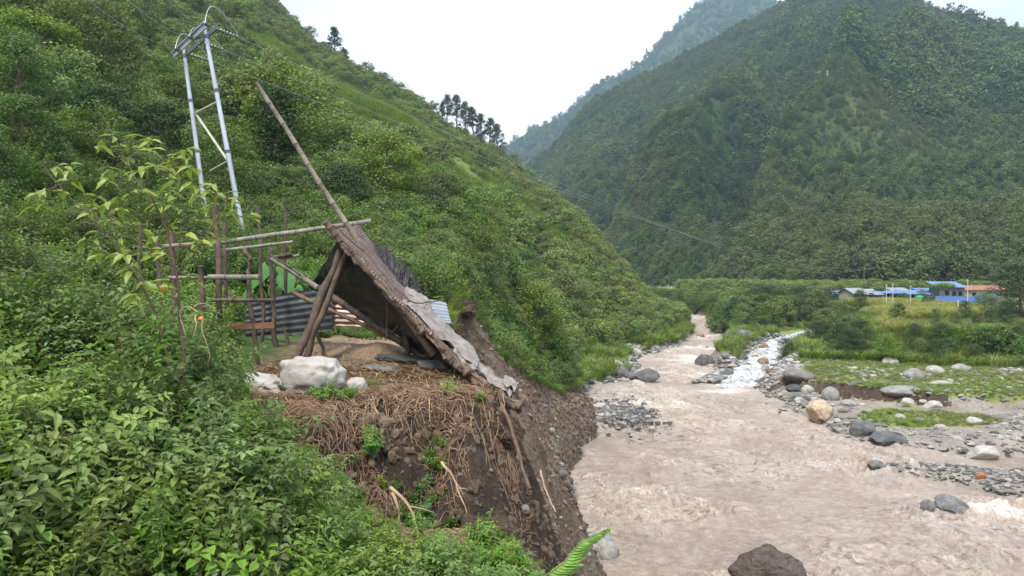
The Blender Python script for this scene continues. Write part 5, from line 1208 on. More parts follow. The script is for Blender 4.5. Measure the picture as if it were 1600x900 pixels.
shed = empty('collapsed_shed', P(470, 552, 13.2), 'collapsed bamboo shed with its one roof slope hanging over the torn bank edge', 'shed'); O = np.array(shed.location)
def part(name, g, mat, parent=shed, smooth=False):
    for i in range(len(g.v)): g.v[i] = g.v[i] - O
    return g.obj(name, M[mat], parent, smooth)
# roof slope: a warped strip from the raised left end down over the bank; near rake and far rake given by points
K = 120
near_rake = [((517, 360), 12.6), ((560, 402), 12.3), ((612, 458), 11.9), ((655, 502), 11.5), ((700, 548), 11.0), ((745, 588), 10.5), ((790, 618), 10.1), ((815, 630), 9.95)]
far_rake = [((562, 352), 14.4), ((590, 398), 14.0), ((620, 440), 13.7), ((657, 469), 13.2), ((703, 519), 12.6), ((754, 570), 11.8), ((796, 598), 11.2), ((824, 622), 10.6)]
def curve(lst):
    a = np.array([P(p[0], p[1], y) for p, y in lst]); s = np.linspace(0, 1, len(a)); t = np.linspace(0, 1, K); return np.stack([np.interp(t, s, a[:, k]) for k in range(3)], 1)
NR, FR = curve(near_rake), curve(far_rake); rr = np.random.default_rng(3)
def strip(A_, B_, nb, thick, name, mat, k0=0, k1=K, bump=.02, rag=.03, lift=0, seed=0, fine=1, smooth=True):
    r = np.random.default_rng(seed); m = k1 - k0; w = np.linspace(0, 1, nb); A2_, B2_ = A_[k0:k1], B_[k0:k1]
    nrm = np.cross(np.gradient(A2_, axis=0), B2_ - A2_); nrm /= np.linalg.norm(nrm, axis=1, keepdims=True); nrm *= np.sign(nrm[:, 2:3] + 1e-9)
    ra = r.normal(0, rag, m); rb = r.normal(0, rag, m); ra = np.convolve(ra, np.ones(3) / 2, 'same'); W1 = w[None, :] + ra[:, None] * (1 - w)[None] + rb[:, None] * w[None]
    G_ = A2_[:, None] * (1 - W1[..., None]) + B2_[:, None] * W1[..., None]
    tt_, ww = np.meshgrid(np.arange(k0, k1) / 6, w * 8, indexing='ij'); h_ = fbm(tt_ * fine, ww * fine, None, 4, seed + 40) * bump + lift
    top = G_ + nrm[:, None] * h_[..., None]; bot = top - nrm[:, None] * thick; g = Geo(); n_ = nb
    ii = (np.arange(m - 1)[:, None] * n_ + np.arange(n_ - 1)[None]).ravel(); q = np.stack([ii, ii + 1, ii + n_ + 1, ii + n_], 1)
    V = np.concatenate([top.reshape(-1, 3), bot.reshape(-1, 3)]); off = m * n_; F4 = [q, q[:, ::-1] + off]
    e1 = np.arange(m - 1) * n_; F4.append(np.stack([e1, e1 + n_, e1 + n_ + off, e1 + off], 1)); e2 = e1 + n_ - 1; F4.append(np.stack([e2, e2 + off, e2 + n_ + off, e2 + n_], 1))
    e3 = np.arange(n_ - 1); F4.append(np.stack([e3, e3 + off, e3 + 1 + off, e3 + 1], 1)); e4 = e3 + (m - 1) * n_; F4.append(np.stack([e4, e4 + 1, e4 + 1 + off, e4 + off], 1))
    g.add(V, np.concatenate(F4), 0, .5); o = part(name, g, mat, smooth=smooth)
    ln = np.concatenate([[0], np.cumsum(np.linalg.norm(np.diff((A2_ + B2_) / 2, axis=0), axis=1))]); wd = np.linalg.norm(B2_ - A2_, axis=1)[:, None] * w[None]
    wv = np.stack([np.repeat(ln[:, None], nb, 1), wd, 0 * wd], -1).reshape(-1, 3); at_ = o.data.attributes.new('weave', 'FLOAT_VECTOR', 'POINT'); at_.data.foreach_set('vector', np.concatenate([wv, wv]).astype(np.float32).ravel()); return o
# woven mat: real basket-weave pattern in the material, earthy mauve brown
m, t = newmat('woven_mat'); oc = nn(t, 'ShaderNodeTexCoord').outputs['Object']; br = nn(t, 'ShaderNodeTexBrick'); mp_ = nn(t, 'ShaderNodeMapping'); mp_.inputs['Rotation'].default_value = (0, 0, R(38)); t.links.new(attr(t, 'weave').outputs['Vector'], mp_.inputs[0]); t.links.new(mp_.outputs[0], br.inputs[0])
br.inputs['Scale'].default_value = 6; br.inputs['Color1'].default_value = (.34, .26, .235, 1); br.inputs['Color2'].default_value = (.17, .125, .11, 1); br.inputs['Mortar'].default_value = (.03, .02, .018, 1); br.inputs['Mortar Size'].default_value = .045
c = mix(t, ramp(t, noise(t, 9, 5, .7, oc), [(.4, .7), (.6, 0)]), br.outputs[0], (.09, .065, .055)); out(t, bsdf(t, c, .85, .2, br.outputs['Fac'], -.01, .8)); M['mat'] = m
M['old_sheet'] = simple('dirty_plastic_sheet', (.20, .178, .16), .6, .35, var=.4, vs=3.5, bs=12, bd=.03); M['tarp'] = simple('black_tarpaulin', (.020, .019, .019), .5, .35, var=.35, vs=3, bs=6, bd=.04); M['thatch'] = simple('rotten_matting', (.14, .105, .08), .95, .1, var=.5, vs=5, bs=20, bd=.04)
strip(NR, FR, 26, .05, 'roof_mat', 'mat', 0, 60, .03, .02, .02, 1)
strip(NR, FR, 22, .09, 'lower_roof_mat', 'thatch', 52, K, .09, .05, .0, 2)
mid = NR * .45 + FR * .55
strip(NR * .93 + FR * .07, FR * .97 + NR * .03, 30, .012, 'plastic_sheet', 'old_sheet', 40, 84, .10, .03, .06, 3, .7)
strip(NR * .96 + FR * .04, NR * .4 + FR * .6, 20, .012, 'plastic_sheet', 'old_sheet', 70, 108, .09, .05, .05, 5, .9)
strip(NR * .9 + FR * .1, NR * .3 + FR * .7, 14, .012, 'white_sack_scrap', 'old_sheet', 98, 110, .05, .08, .12, 6, 1.5)
# the torn rotten layer hanging below the near rake
hang = NR + np.array([0, -.02, -.10]) - (np.abs(fbm(np.arange(K) / 5, np.zeros(K), None, 3, 9))[:, None]) * np.array([0, 0, .10])
strip(NR, hang, 6, .04, 'ragged_edge', 'thatch', 0, K, .05, .15, 0, 7)
# black tarpaulin lining: from under the near rake back and down to the long beam
lin_a = curve([((528, 374), 12.75), ((572, 412), 12.45), ((616, 455), 12.05), ((660, 503), 11.65), ((702, 545), 11.25), ((738, 578), 10.9)])
lin_b = curve([((486, 446), 14.9), ((520, 468), 14.6), ((570, 492), 14.2), ((620, 520), 13.6), ((660, 552), 13.0), ((700, 588), 12.2)])
strip(lin_a, lin_b, 26, .01, 'tarpaulin_lining', 'tarp', 0, K, .08, .01, -.02, 11, .8)
tb_a = curve([((575, 378), 14.9), ((600, 392), 14.8), ((630, 415), 14.6), ((650, 440), 14.4), ((660, 470), 14.2)]); tb_b = curve([((590, 420), 14.2), ((606, 440), 14.1), ((625, 455), 14.0), ((640, 470), 13.9), ((652, 490), 13.8)])
strip(tb_a, tb_b, 16, .02, 'black_tarpaulin', 'tarp', 0, K, .10, .05, .04, 12, 1.0)
# poles
for i, (a, b, r0, r1, mt, nm) in enumerate([
    (P(400, 129, 11.6), P(560, 378, 12.2), .034, .046, 'bamboo', 'long_bamboo_pole'), (P(508, 346, 12.4), P(532, 378, 12.5), .055, .055, 'bamboo_brown', 'bamboo_end'),
    (P(600, 456, 12.25), P(770, 612, 10.45), .06, .055, 'bamboo_brown', 'rafter'), (P(610, 458, 12.3), P(680, 556, 11.9), .055, .065, 'bamboo_brown', 'prop'),
    (P(532, 378, 12.8), P(640, 474, 12.2), .05, .05, 'bamboo_dark', 'rafter'),
    (P(424, 404, 14.6), P(500, 452, 14.2), .055, .055, 'bamboo_green', 'beam'), (P(498, 450, 14.2), P(700, 585, 12.7), .07, .05, 'bamboo_dark', 'beam'),
    (P(455, 456, 14.4), P(650, 548, 13.2), .045, .03, 'bamboo_brown', 'rafter'), (P(422, 398, 14.3), P(470, 430, 14.1), .022, .018, 'bamboo_dark', 'lath'),
    (P(547, 398, 13.1), P(518, 452, 13.0), .03, .025, 'bamboo_dark', 'lath'), (P(605, 470, 12.6), P(604, 528, 12.7), .014, .012, 'bamboo_dark', 'lath'), (P(630, 500, 12.9), P(614, 520, 13.0), .03, .03, 'bamboo_dark', 'prop')]):
    g = Geo(); bamboo(g, a, b, r0, r1, seed=i); part(nm, g, mt, smooth=True)
for i, (a, b, r0, r1) in enumerate([(P(534, 388, 13.0), P(453, 556, 12.4), .075, .065), (P(541, 396, 12.8), P(470, 556, 12.5), .045, .065), (P(489, 500, 12.9), P(517, 473, 12.8), .035, .03), (P(633, 500, 12.9), P(633, 548, 13.0), .055, .06)]):
    g = Geo(); b = list(b); b[2] = h1(b[0], b[1]) - .1; rough(g, a, b, r0, r1, .012, i); part('post', g, 'post', smooth=True)
for i, (a, b) in enumerate([(P(522, 352, 12.5), P(640, 470, 11.9)), (P(528, 368, 12.3), P(600, 448, 11.8)), (P(640, 470, 12.0), P(692, 470, 13.2))]):
    g = Geo(); rough(g, a, b, .012, .010, .012, i + 30, 5); part('lath', g, 'twig')
# rails and posts of the pen behind
pen = empty('bamboo_pen', (P(380, 530, 13.5)[0], 13.5, h1(P(380, 530, 13.5)[0], 13.5)), 'rickety open frame of bamboo rails and crooked posts left of the collapsed shed', 'pen'); O = np.array(pen.location)
for i, (a, b, r0, r1, mt) in enumerate([(P(338, 380, 13.2), P(581, 345, 13.6), .045, .042, 'bamboo_green'), (P(352, 391, 13.6), P(458, 378, 14.0), .035, .03, 'bamboo_green'), (P(428, 402, 14.8), P(456, 397, 14.9), .045, .045, 'bamboo_dark'), (P(438, 404, 14.9), P(468, 399, 15.0), .03, .035, 'bamboo'),
    (P(324, 433, 12.4), P(405, 433, 12.6), .045, .05, 'bamboo_green'), (P(330, 469, 12.2), P(428, 469, 12.5), .034, .034, 'bamboo_dark'), (P(255, 385, 12.6), P(330, 379, 12.9), .035, .035, 'bamboo'), (P(262, 434, 12.4), P(326, 434, 12.6), .03, .03, 'bamboo')]):
    g = Geo(); bamboo(g, a, b, r0, r1, seed=50 + i, wob=.004 if i == 0 else .002); part('rail', g, mt, pen, True)
g = Geo(); a, b = P(330, 511, 12.6), P(427, 508, 12.5); box(g, np.array([(a[k] + b[k]) / 2 for k in range(3)]), (b[0] - a[0], .03, .10), (0, -.03, .02)); part('plank', g, 'plank', pen)
for i, (pt, pb, Y, r) in enumerate([((338, 316), (346, 560), 12.9, .05), ((385, 388), (389, 440), 12.9, .035), ((389, 438), (405, 545), 12.7, .04), ((403, 322), (408, 420), 15.2, .035), ((445, 320), (449, 430), 15.4, .035), ((424, 388), (433, 480), 14.9, .05), ((352, 350), (354, 390), 15.5, .04), ((313, 415), (316, 520), 12.4, .05), ((268, 362), (271, 500), 12.8, .05), ((247, 372), (250, 470), 15.0, .04), ((219, 346), (222, 440), 15.5, .035)]):
    a, b = P(*pt, Y), list(P(*pb, Y - .1)); gz = h1(b[0], b[1]); 
    if i != 1: b[2] = min(b[2], gz - .1) if b[2] > gz - 1.5 else gz - .1
    g = Geo(); rough(g, a, b, r, r * 1.1, .016, 60 + i); part('post', g, 'post', pen, True)
# corrugated sheets
def corr_mat(name, a, b, rust, rr_=(.5, .7), metal=.5):
    m, t = newmat(name); oc = nn(t, 'ShaderNodeTexCoord').outputs['Object']; n1 = noise(t, 2.2, 5, .6, oc, 0, (.5, 1, 2)); n2 = noise(t, 5, 5, .65, oc)
    c = mix(t, ramp(t, n1, [(.35, 0), (.65, 1)]), a, b); c = mix(t, ramp(t, n2, [(rr_[0], 0), (rr_[1], .85)]), c, rust); out(t, bsdf(t, c, .5, .5, n2, .004, .4, metal)); return m
M['tin_blue'] = corr_mat('dull_blue_tin', (.055, .062, .07), (.10, .112, .125), (.06, .055, .05)); M['tin_rust'] = corr_mat('rusty_tin', (.42, .34, .31), (.50, .44, .42), (.22, .10, .07), (.42, .6)); M['tin_pale'] = corr_mat('pale_tin', (.24, .275, .32), (.36, .40, .45), (.2, .19, .18), (.6, .8))
def sheet(corners, mat, label, pitch=.085, amp=.014, along=True, jag=0):
    """corrugated sheet through four corners a b (top) d c (bottom); ribs run a->b"""
    a, b, c, d = [np.array(q, float) for q in corners]; nu = 40; ht = float(np.linalg.norm(d - a)); nv = max(24, int(ht / pitch * 10)); u, v = np.meshgrid(np.linspace(0, 1, nu), np.linspace(0, 1, nv)); u_, v_ = u[..., None], v[..., None]
    Pn = (a * (1 - u_) + b * u_) * (1 - v_) + (d * (1 - u_) + c * u_) * v_; nrm = np.cross(b - a, d - a); nrm /= np.linalg.norm(nrm)
    Pn = Pn + nrm * (amp * np.sin(v * ht / pitch * 2 * np.pi) + .03 * fbm(u * 3, v * 3, None, 2, 7) + jag * v * v)[..., None]; o_ = Pn[0, 0].copy(); g = Geo(); Pn = Pn - o_
    ii = (np.arange(nv - 1)[:, None] * nu + np.arange(nu - 1)[None]).ravel(); q = np.stack([ii, ii + 1, ii + nu + 1, ii + nu], 1); V = Pn.reshape(-1, 3); g.add(V, q); g.add(V + nrm * .003, q[:, ::-1]); o = g.obj('corrugated_sheet', M[mat], smooth=True, loc=tuple(o_)); return tag(o, label, 'tin sheet')
sheet((P(386, 470, 15.5), P(519, 446, 15.1), P(519, 517, 15.1), P(384, 529, 15.5)), 'tin_blue', 'dull dark blue corrugated sheet standing on edge behind the crossed posts', .12, .009)
sheet((P(513, 465, 15.25), P(612, 478, 14.9), P(612, 512, 14.9), P(514, 510, 15.25)), 'tin_rust', 'rusty pinkish corrugated sheet under the long dark beam', .10, .016)
sheet((P(640, 462, 14.2), P(697, 472, 14.4), P(703, 511, 14.0), P(648, 508, 13.8)), 'tin_pale', 'pale silvery corrugated sheet sticking out behind the roof by the bank', .10, .018, jag=-.12)
sheet((P(612, 494, 13.9), P(640, 484, 13.8), P(634, 508, 13.7), P(615, 508, 13.8)), 'tin_pale', 'small scrap of pale tin showing through the gap in the black lining', .10, .015)

# ------------------------------------------------------------------ white sacks on the shed floor
M['sack'] = simple('white_woven_sack', (.34, .315, .29), .7, .3, var=.22, vs=3, bs=9, bd=.03)
def sack(name, px, py, wpx, hpx, Y, dep, seed, label, flat=0, rz=0, rx=0, sub_=5):
    x, _, z = P(px, py, Y); z = h1(x, Y); s = Y / F; w, h = wpx * s, hpx * s
    bm = bmesh.new(); bmesh.ops.create_icosphere(bm, subdivisions=sub_, radius=1); V = np.array([v.co[:] for v in bm.verts]); Fc = np.array([[v.index for v in f.verts] for f in bm.faces]); bm.free()
    r = np.random.default_rng(seed); q = np.sign(V) * np.abs(V) ** np.array([.75, .85, .8])
    a = q[:, 0] * 1.3; wr = ridged(V[:, 0] * 1.5 + V[:, 2] * .8 + seed, V[:, 1] * 1.5 + V[:, 2] * .6, 4, seed)
    q = q * (1 + .10 * fbm(V[:, 0] * 1.3 + seed, V[:, 1] * 1.3, V[:, 2] * 1.3, 3, seed)[:, None] + .03 * wr[:, None] + .03 * np.sin(9 * V[:, 0] + 5 * fbm(V[:, 0] * 2, V[:, 2] * 2, V[:, 1], 2, seed + 3))[:, None])
    for _ in range(22):
        d = rnd_dirs(r, 1)[0]; f_ = r.uniform(.8, 2.6); ph = V @ d * f_ + .35 * fbm(V[:, 0] * 2 + _, V[:, 1] * 2, V[:, 2] * 2, 2, seed + _) + r.uniform(0, 1); q = q * (1 + .017 / f_ ** .3 * (1 - 4 * np.abs(ph - np.floor(ph) - .5)) )[:, None]
    for _ in range(2):
        d = rnd_dirs(r, 1)[0]; t = q @ d; q = q - np.maximum(t - r.uniform(.8, .95), 0)[:, None] * d * .6
    q[:, 2] = np.maximum(q[:, 2], -.75); q[:, 2] += flat * q[:, 0]; g = Geo(); g.add(q * np.array([w / 2, dep / 2, h / 1.75]), Fc)
    o = g.obj(name, M['sack'], smooth=True, loc=(x, Y, z + h * .43)); o.rotation_euler = (rx, 0, rz); return tag(o, label, 'sack')
sack('sack', 487, 606, 96, 56, 9.75, .62, 5, 'big crumpled white sack lying before the crossed posts, right one of the heap')
sack('sack', 408, 600, 84, 34, 10.1, .5, 8, 'flatter white sack lying left of the big crumpled one', -.42, .1)
sack('sack', 438, 606, 60, 30, 9.75, .4, 13, 'small white sack wedged between the two larger ones', 0, .2)
sack('sack', 556, 610, 36, 25, 9.9, .25, 17, 'small peaked scrap of white sack standing on the straw', 0, .1, 0, 4)
g = Geo(); u, v = np.meshgrid(np.linspace(0, 1, 30), np.linspace(0, 1, 10)); X = -.45 + .9 * u; Y_ = .18 * v + .03 * np.sin(u * 9); x0 = P(560, 612, 9.72)[0]
Zz = H(x0 + X, 9.72 + Y_) - h1(x0, 9.72) + .035 + .03 * fbm(u * 6, v * 3, None, 3, 3); ii = (np.arange(9)[:, None] * 30 + np.arange(29)[None]).ravel(); q = np.stack([ii, ii + 1, ii + 31, ii + 30], 1); V = np.stack([X, Y_, Zz], -1).reshape(-1, 3); g.add(V, q); g.add(V - np.array([0, 0, .006]), q[:, ::-1])
tag(g.obj('sack_scrap', M['sack'], smooth=True, loc=(x0, 9.72, h1(x0, 9.72))), 'flat strip of white sack cloth lying in front of the small peaked scrap', 'sack')

# ------------------------------------------------------------------ straw, roots, stones on the terrace
def straw(name, x, Y, ln, label, hang=0, mat='straw', wd=.0035, dirx=1.0, tint=None, cat='straw'):
    n = len(x); z = H(x, Y); an = RNG.normal(0, .45 if hang else .7, n) + np.where(RNG.random(n) < (.08 if hang else .3), 1.57, 0); g = Geo(); ln = np.asarray(ln)
    d = np.stack([np.cos(an) * dirx, np.sin(an), np.zeros(n)], 1); pts = []; c = np.stack([x, Y, z], 1)
    for k, t in enumerate((-.5, -.17, .17, .5)):
        p = c + d * (ln * t)[:, None]; p[:, 2] = H(p[:, 0], p[:, 1]) + .012 + RNG.random(n) * .05 + .04 * np.cos(t * 3) * RNG.random(n); 
        if hang: p[:, 2] = np.maximum(p[:, 2], z - ln * .7)
        pts.append(p)
    W2 = np.cross(d, np.array([0, 0, 1.0])) * wd * RNG.uniform(.6, 1.5, n)[:, None]; up = np.array([0, 0, wd])
    V = np.stack([q for p in pts for q in (p - W2, p + W2 + up)], 1).reshape(-1, 3); b = (np.arange(n) * 8)[:, None]
    ti = np.repeat(RNG.random(n) ** 1.3 if tint is None else np.full(n, tint), 8)
    for k in range(3): g.add(V if k == 0 else np.zeros((0, 3)), (b + np.array([[2 * k, 2 * k + 1, 2 * k + 3, 2 * k + 2]])) - (0 if k == 0 else g.n), 0, ti if k == 0 else np.zeros(0))
    return tag(g.obj(name, M[mat]), label, cat, kind='stuff')
n = 9000; Y = RNG.uniform(9.1, 15.5, n); x = RNG.uniform(-4.2, .1, n); dn = fbm(x * 1.1, Y * 1.1, None, 3, 800)
k = (x < XE(Y) + .1) & (RNG.random(n) < np.clip(ss(13.5, 10.3, Y) * .95 + .25 * (dn > .1), 0, 1)); straw('loose_straw', x[k], Y[k], RNG.uniform(.12, .45, k.sum()), 'dry straw and stalks strewn over the shed floor')
def tangle(name, x, Y, ln, label, wd=.004, curl=.38, mat='stalk', lift=.05, bias=(-.3, -.1)):
    n = len(x); K_ = 7; e_ = .03; c = np.stack([x, Y, H(x, Y)], 1); an = RNG.uniform(0, 6.283, n); d2 = np.stack([np.cos(an) + bias[0], np.sin(an) * .3 + bias[1] * .5], 1); st = (np.asarray(ln) / (K_ - 1))[:, None]; pts = []
    off_ = RNG.random(n) * lift + .006; bow = RNG.random(n) * lift * 1.5; g = Geo(); dn = d2 / np.linalg.norm(d2, axis=1, keepdims=True)
    for k in range(K_):
        z = H(c[:, 0], c[:, 1]); pts.append(np.stack([c[:, 0], c[:, 1], z + off_ + bow * math.sin(math.pi * k / (K_ - 1))], 1))
        an2 = RNG.normal(0, curl, n); dn = np.stack([dn[:, 0] * np.cos(an2) - dn[:, 1] * np.sin(an2), dn[:, 0] * np.sin(an2) + dn[:, 1] * np.cos(an2)], 1)
        q = c[:, :2] + dn * e_; sl_ = (H(q[:, 0], q[:, 1]) - z) / e_; f_ = 1 / np.sqrt(1 + np.clip(sl_, -6, 6) ** 2); c = c.copy(); c[:, :2] += dn * st * f_[:, None]
    V = []
    for k in range(K_):
        t_ = pts[min(k + 1, K_ - 1)] - pts[max(k - 1, 0)]; s_ = np.cross(t_, np.array([.3, -1, .6])); s_ /= np.linalg.norm(s_, axis=1, keepdims=True) + 1e-9; w_ = wd * RNG.uniform(.7, 1.3, n)[:, None] * (1 - .5 * k / K_); V += [pts[k] - s_ * w_, pts[k] + s_ * w_]
    V = np.stack(V, 1).reshape(-1, 3); b = (np.arange(n) * 2 * K_)[:, None]; g.add(V, np.concatenate([b + np.array([[2 * k, 2 * k + 1, 2 * k + 3, 2 * k + 2]]) for k in range(K_ - 1)]), 0, np.repeat(RNG.random(n) ** 1.2, 2 * K_))
    return tag(g.obj(name, M[mat]), label, 'straw', kind='stuff')
n = 11000; Y = RNG.uniform(8.2, 9.9, n); x = RNG.uniform(-4.2, .15, n); k = (fbm(x * 1.5, Y * 1.8, None, 3, 801) + .25 * ss(9.1, 9.6, Y) > ip(x, [-4, -2.0, -1.3, -.6, 0], [-.3, -.2, .02, .22, .36])) & (RNG.random(n) < .36); tangle('hanging_stalks', x[k], Y[k], RNG.uniform(.12, .5, k.sum()), 'reddish dry stalks and roots tangled over the front of the terrace')
n = 5000; Y = RNG.uniform(4.6, 8.2, n); x = RNG.uniform(-2.2, .9, n); k = (fbm(x * 1.2, Y * 1.2, None, 3, 802) > -.1); tangle('dry_litter', x[k], Y[k], RNG.uniform(.1, .4, k.sum()), 'dry brown stalks and roots among the weeds by the bank edge')
M['root'] = simple('pale_root', (.34, .25, .16), .8, .2, var=.4, vs=6)
rt = random.Random(4); 
def root(px, py, Y, ln, seed, label=None, r0=.014, dx=.35):
    r = np.random.default_rng(seed); a = np.array(P(px, py, Y)); n = 10; p = [a]
    dr = np.array([r.normal(dx, .3), -.25, r.uniform(-1.0, -.4)])
    for k in range(n): dr = dr * .85 + r.normal(0, .22, 3) + np.array([0, -.02, -.18]); q = p[-1] + dr / np.linalg.norm(dr) * ln / n; q[2] = max(q[2], h1(q[0], q[1]) + .01); p.append(q)
    g = Geo(); tube(g, np.array(p) - a, np.linspace(r0, r0 * .3, n + 1), 6); 
    for kk in range(3):
        i0 = r.integers(2, 8); b = p[i0] - a; b2 = b + r.normal(0, .12, 3) + np.array([0, -.05, -.15]); limb(g, b, b2, r0 * .5, r0 * .15, r, 4)
    return tag(g.obj('bare_root', M['root'], smooth=True, loc=tuple(a)), label or 'thin bare root dangling from the torn front of the terrace', 'root', None if label else 'roots dangling from the terrace front')
root(610, 762, 7.4, .75, 1, 'thick pale yellow root curving down to the right among the dead stalks', .02, .6); root(690, 722, 8.3, .7, 2, 'pale root arching over the earth clod', .018, .6); root(612, 770, 7.2, .6, 3, 'yellowish root hanging straight down beside the thick one', .018, .1)
for i in range(34): 
    px = rt.uniform(470, 800); root(px, rt.uniform(612, 650) if px > 600 else rt.uniform(620, 690), rt.uniform(9.0, 9.7), rt.uniform(.25, .7), 20 + i, r0=rt.uniform(.004, .009))
def rock_at(kind, px, py, Y, w, h, label, cat='rock', **k):
    x = at(px, Y); return rock('rock', kind, x, Y, w, h, label, cat, **k)
rock_at('scar', 590, 655, 9.1, .5, .26, 'dark brownish rock set in the front of the terrace under the sacks', z=h1(at(590, 9.1), 9.1) - .12)
rock_at('scar', 700, 740, 8.9, .38, .42, 'mossy grey stone in the torn front of the terrace', z=6.35); rock_at('dark', 732, 735, 9.0, .18, .16, 'small black stone beside the mossy stone in the torn earth', z=6.6)
rock_at('dark', 640, 562, 12.8, 1.1, .12, 'flat dark slab on the shed floor under the roof'); rock_at('dark', 690, 568, 12.2, .8, .16, 'dark stone slab deep in the shade of the fallen roof'); rock_at('stone', 600, 574, 11.8, .6, .08, 'pale flat stone on the straw of the shed floor')
# earth clods of the torn terrace edge
M['clod'] = simple('earth_clod', (.075, .052, .038), .97, .1, var=.45, vs=5, bs=14, bd=.08)
RK['clod'] = [rock_mesh('earth_clod', 780 + i, 'clod', 5, .8, .8) for i in range(3)]
for i, (px, Y, w, h, z, lb) in enumerate([(790, 9.6, .45, .35, 6.95, 'dark overhanging clod of torn earth under the low end of the roof'), (668, 8.95, .5, .28, 6.75, 'dark clod of earth bulging from the terrace front above the mossy stone'), (765, 8.5, .6, .3, 6.1, 'rounded root-matted clod of earth below the mossy stone'), (722, 21.6, .9, .45, 8.0, 'strip of dark topsoil overhanging the top of the scar behind the shed'), (722, 8.1, .5, .25, 5.95, 'low brown clod of earth above the weeds at the bottom')]):
    i not in (1, 4) and rock('earth_clod', 'clod', at(px, Y), Y, w, h, lb, 'clod', z=z, dep=w * .8)
# sticks poking from the bank below the roof
for i, (a, b, r, mt, lb) in enumerate([(P(784, 632, 9.45), P(828, 764, 8.75), .026, 'bamboo_brown', 'dark pole slanting down the torn bank below the end of the roof'), (P(806, 690, 9.2), P(826, 758, 8.8), .012, 'sack', 'thin whitish stick beside the dark pole on the torn bank'), (P(845, 735, 9.6), P(868, 800, 9.2), .012, 'root', 'short thin twig lying on the torn bank right of the dark pole')]):
    g = Geo(); a = np.array(a); b = np.array(b); rough(g, a * 0, b - a, r, r * .8, .008, 90 + i); o = g.obj('stick', M[mt], loc=tuple(a), smooth=True); tag(o, lb, 'stick')

# ------------------------------------------------------------------ the sapling in front, the broad leaved plant and the sprig
sap = empty('sapling', (at(283, 6.25), 6.25, h1(at(283, 6.25), 6.25)), 'young sapling with drooping yellow green leaves standing in the weeds at the left', 'sapling'); O = np.array(sap.location)
SY = 6.2
def pl(lst, Y0=SY): return [P(a, b, Y0 + (c if len(q) > 2 else 0)) if (c := (q[2] if len(q) > 2 else 0)) or True else 0 for q in lst for a, b in [q[:2]]]
stems = [([(290, 620), (286, 540), (280, 470), (275, 420), (268, 395), (262, 370), (256, 345), (238, 312), (215, 285), (197, 250), (180, 215), (160, 180)], .017, .003),
         ([(263, 372), (258, 340), (262, 315), (266, 290, .1), (268, 262, .2)], .008, .003), ([(277, 425), (300, 402, -.1), (322, 372, -.15), (340, 340, -.2), (352, 310, -.2)], .008, .003),
         ([(276, 412), (281, 380), (283, 330, .1), (283, 290, .1), (282, 258, .1)], .006, .002), ([(300, 640), (262, 560), (240, 480), (212, 432), (192, 400), (165, 362), (140, 335), (108, 308), (92, 288), (62, 252)], .013, .003),
         ([(165, 362), (146, 330, .1), (143, 310, .1)], .005, .002), ([(250, 335), (232, 300, -.1), (234, 262, -.1), (236, 235, -.1)], .006, .002), ([(275, 420), (250, 402, -.15), (215, 375, -.2), (180, 362, -.25), (172, 345, -.2)], .006, .002), ([(268, 395), (262, 350, .2), (250, 290, .3)], .004, .002)]
for i, (lst, r0, r1) in enumerate(stems):
    g = Geo(); p = np.array(pl(lst)); t = np.linspace(0, len(p) - 1, len(p) * 3); p = np.stack([np.interp(t, np.arange(len(p)), p[:, k]) for k in range(3)], 1); p[1:] += np.random.default_rng(i).normal(0, .003, (len(p) - 1, 3)); tube(g, p - O, np.linspace(r0 * .85, r1, len(p)), 7)
    g.obj('stem' if i in (0, 4) else 'branch', M['twig'], sap, smooth=True)
cl = [(165, 222), (178, 212), (195, 246), (205, 232), (225, 214), (232, 222), (238, 236), (262, 255), (270, 248), (285, 236), (292, 246), (300, 262), (284, 262), (240, 262), (214, 268), (190, 268), (86, 262), (104, 262), (110, 282), (72, 300), (95, 300), (70, 318), (122, 320), (142, 318), (150, 308), (165, 318), (172, 345), (146, 372), (138, 376), (190, 330), (205, 352), (160, 392), (190, 398), (222, 392), (240, 372), (262, 300), (250, 320), (300, 308), (292, 330), (335, 300), (352, 308), (365, 318), (368, 332), (376, 338), (330, 318), (322, 345), (338, 372), (312, 378), (296, 392), (282, 345), (270, 360), (206, 300), (225, 300), (200, 420), (230, 440), (262, 440), (300, 430), (210, 460), (240, 400), (186, 376), (275, 282), (298, 285), (312, 290)]
r = np.random.default_rng(77); g = Geo(); C, D, U, LN = [], [], [], []
allst = np.concatenate([np.array(pl(s[0])) for s in stems])
tw = Geo()
cl = cl + [(a + rt.uniform(-22, 22), b + rt.uniform(-16, 20)) for a, b in cl if rt.random() < .75]
for (a, b) in cl:
    c = np.array(P(a, b, SY + r.uniform(-.25, .25))); j = allst[np.argmin(np.linalg.norm(allst - c, axis=1))]
    if np.linalg.norm(j - c) < .6: tube(tw, np.array([j, (j + c) / 2 + r.normal(0, .01, 3), c]) - O, [.003, .0025, .002], 4, cap=False)
    for k in range(r.integers(3, 5)):
        an = r.uniform(0, 6.28); C.append(c - O + r.normal(0, .012, 3)); D.append([math.cos(an), math.sin(an) * .7, r.uniform(-.5, .35)]); U.append([r.normal(0, .35), r.normal(0, .35) - .3, 1]); LN.append(r.uniform(.085, .15))
LN = np.array(LN) * .98; tw.obj('twigs', M['twig'], sap); leaves(g, np.array(C), np.array(D), np.array(U), LN, LN * .46, 0, np.clip(r.normal(.55, .25, len(C)), 0, 1), droop=.38, fold=.16); tag(g.obj('foliage', M['sapling_leaf'], sap, smooth=True))
M['fruit'] = simple('orange_fruit', (.75, .22, .02), .4, .4, var=.1)
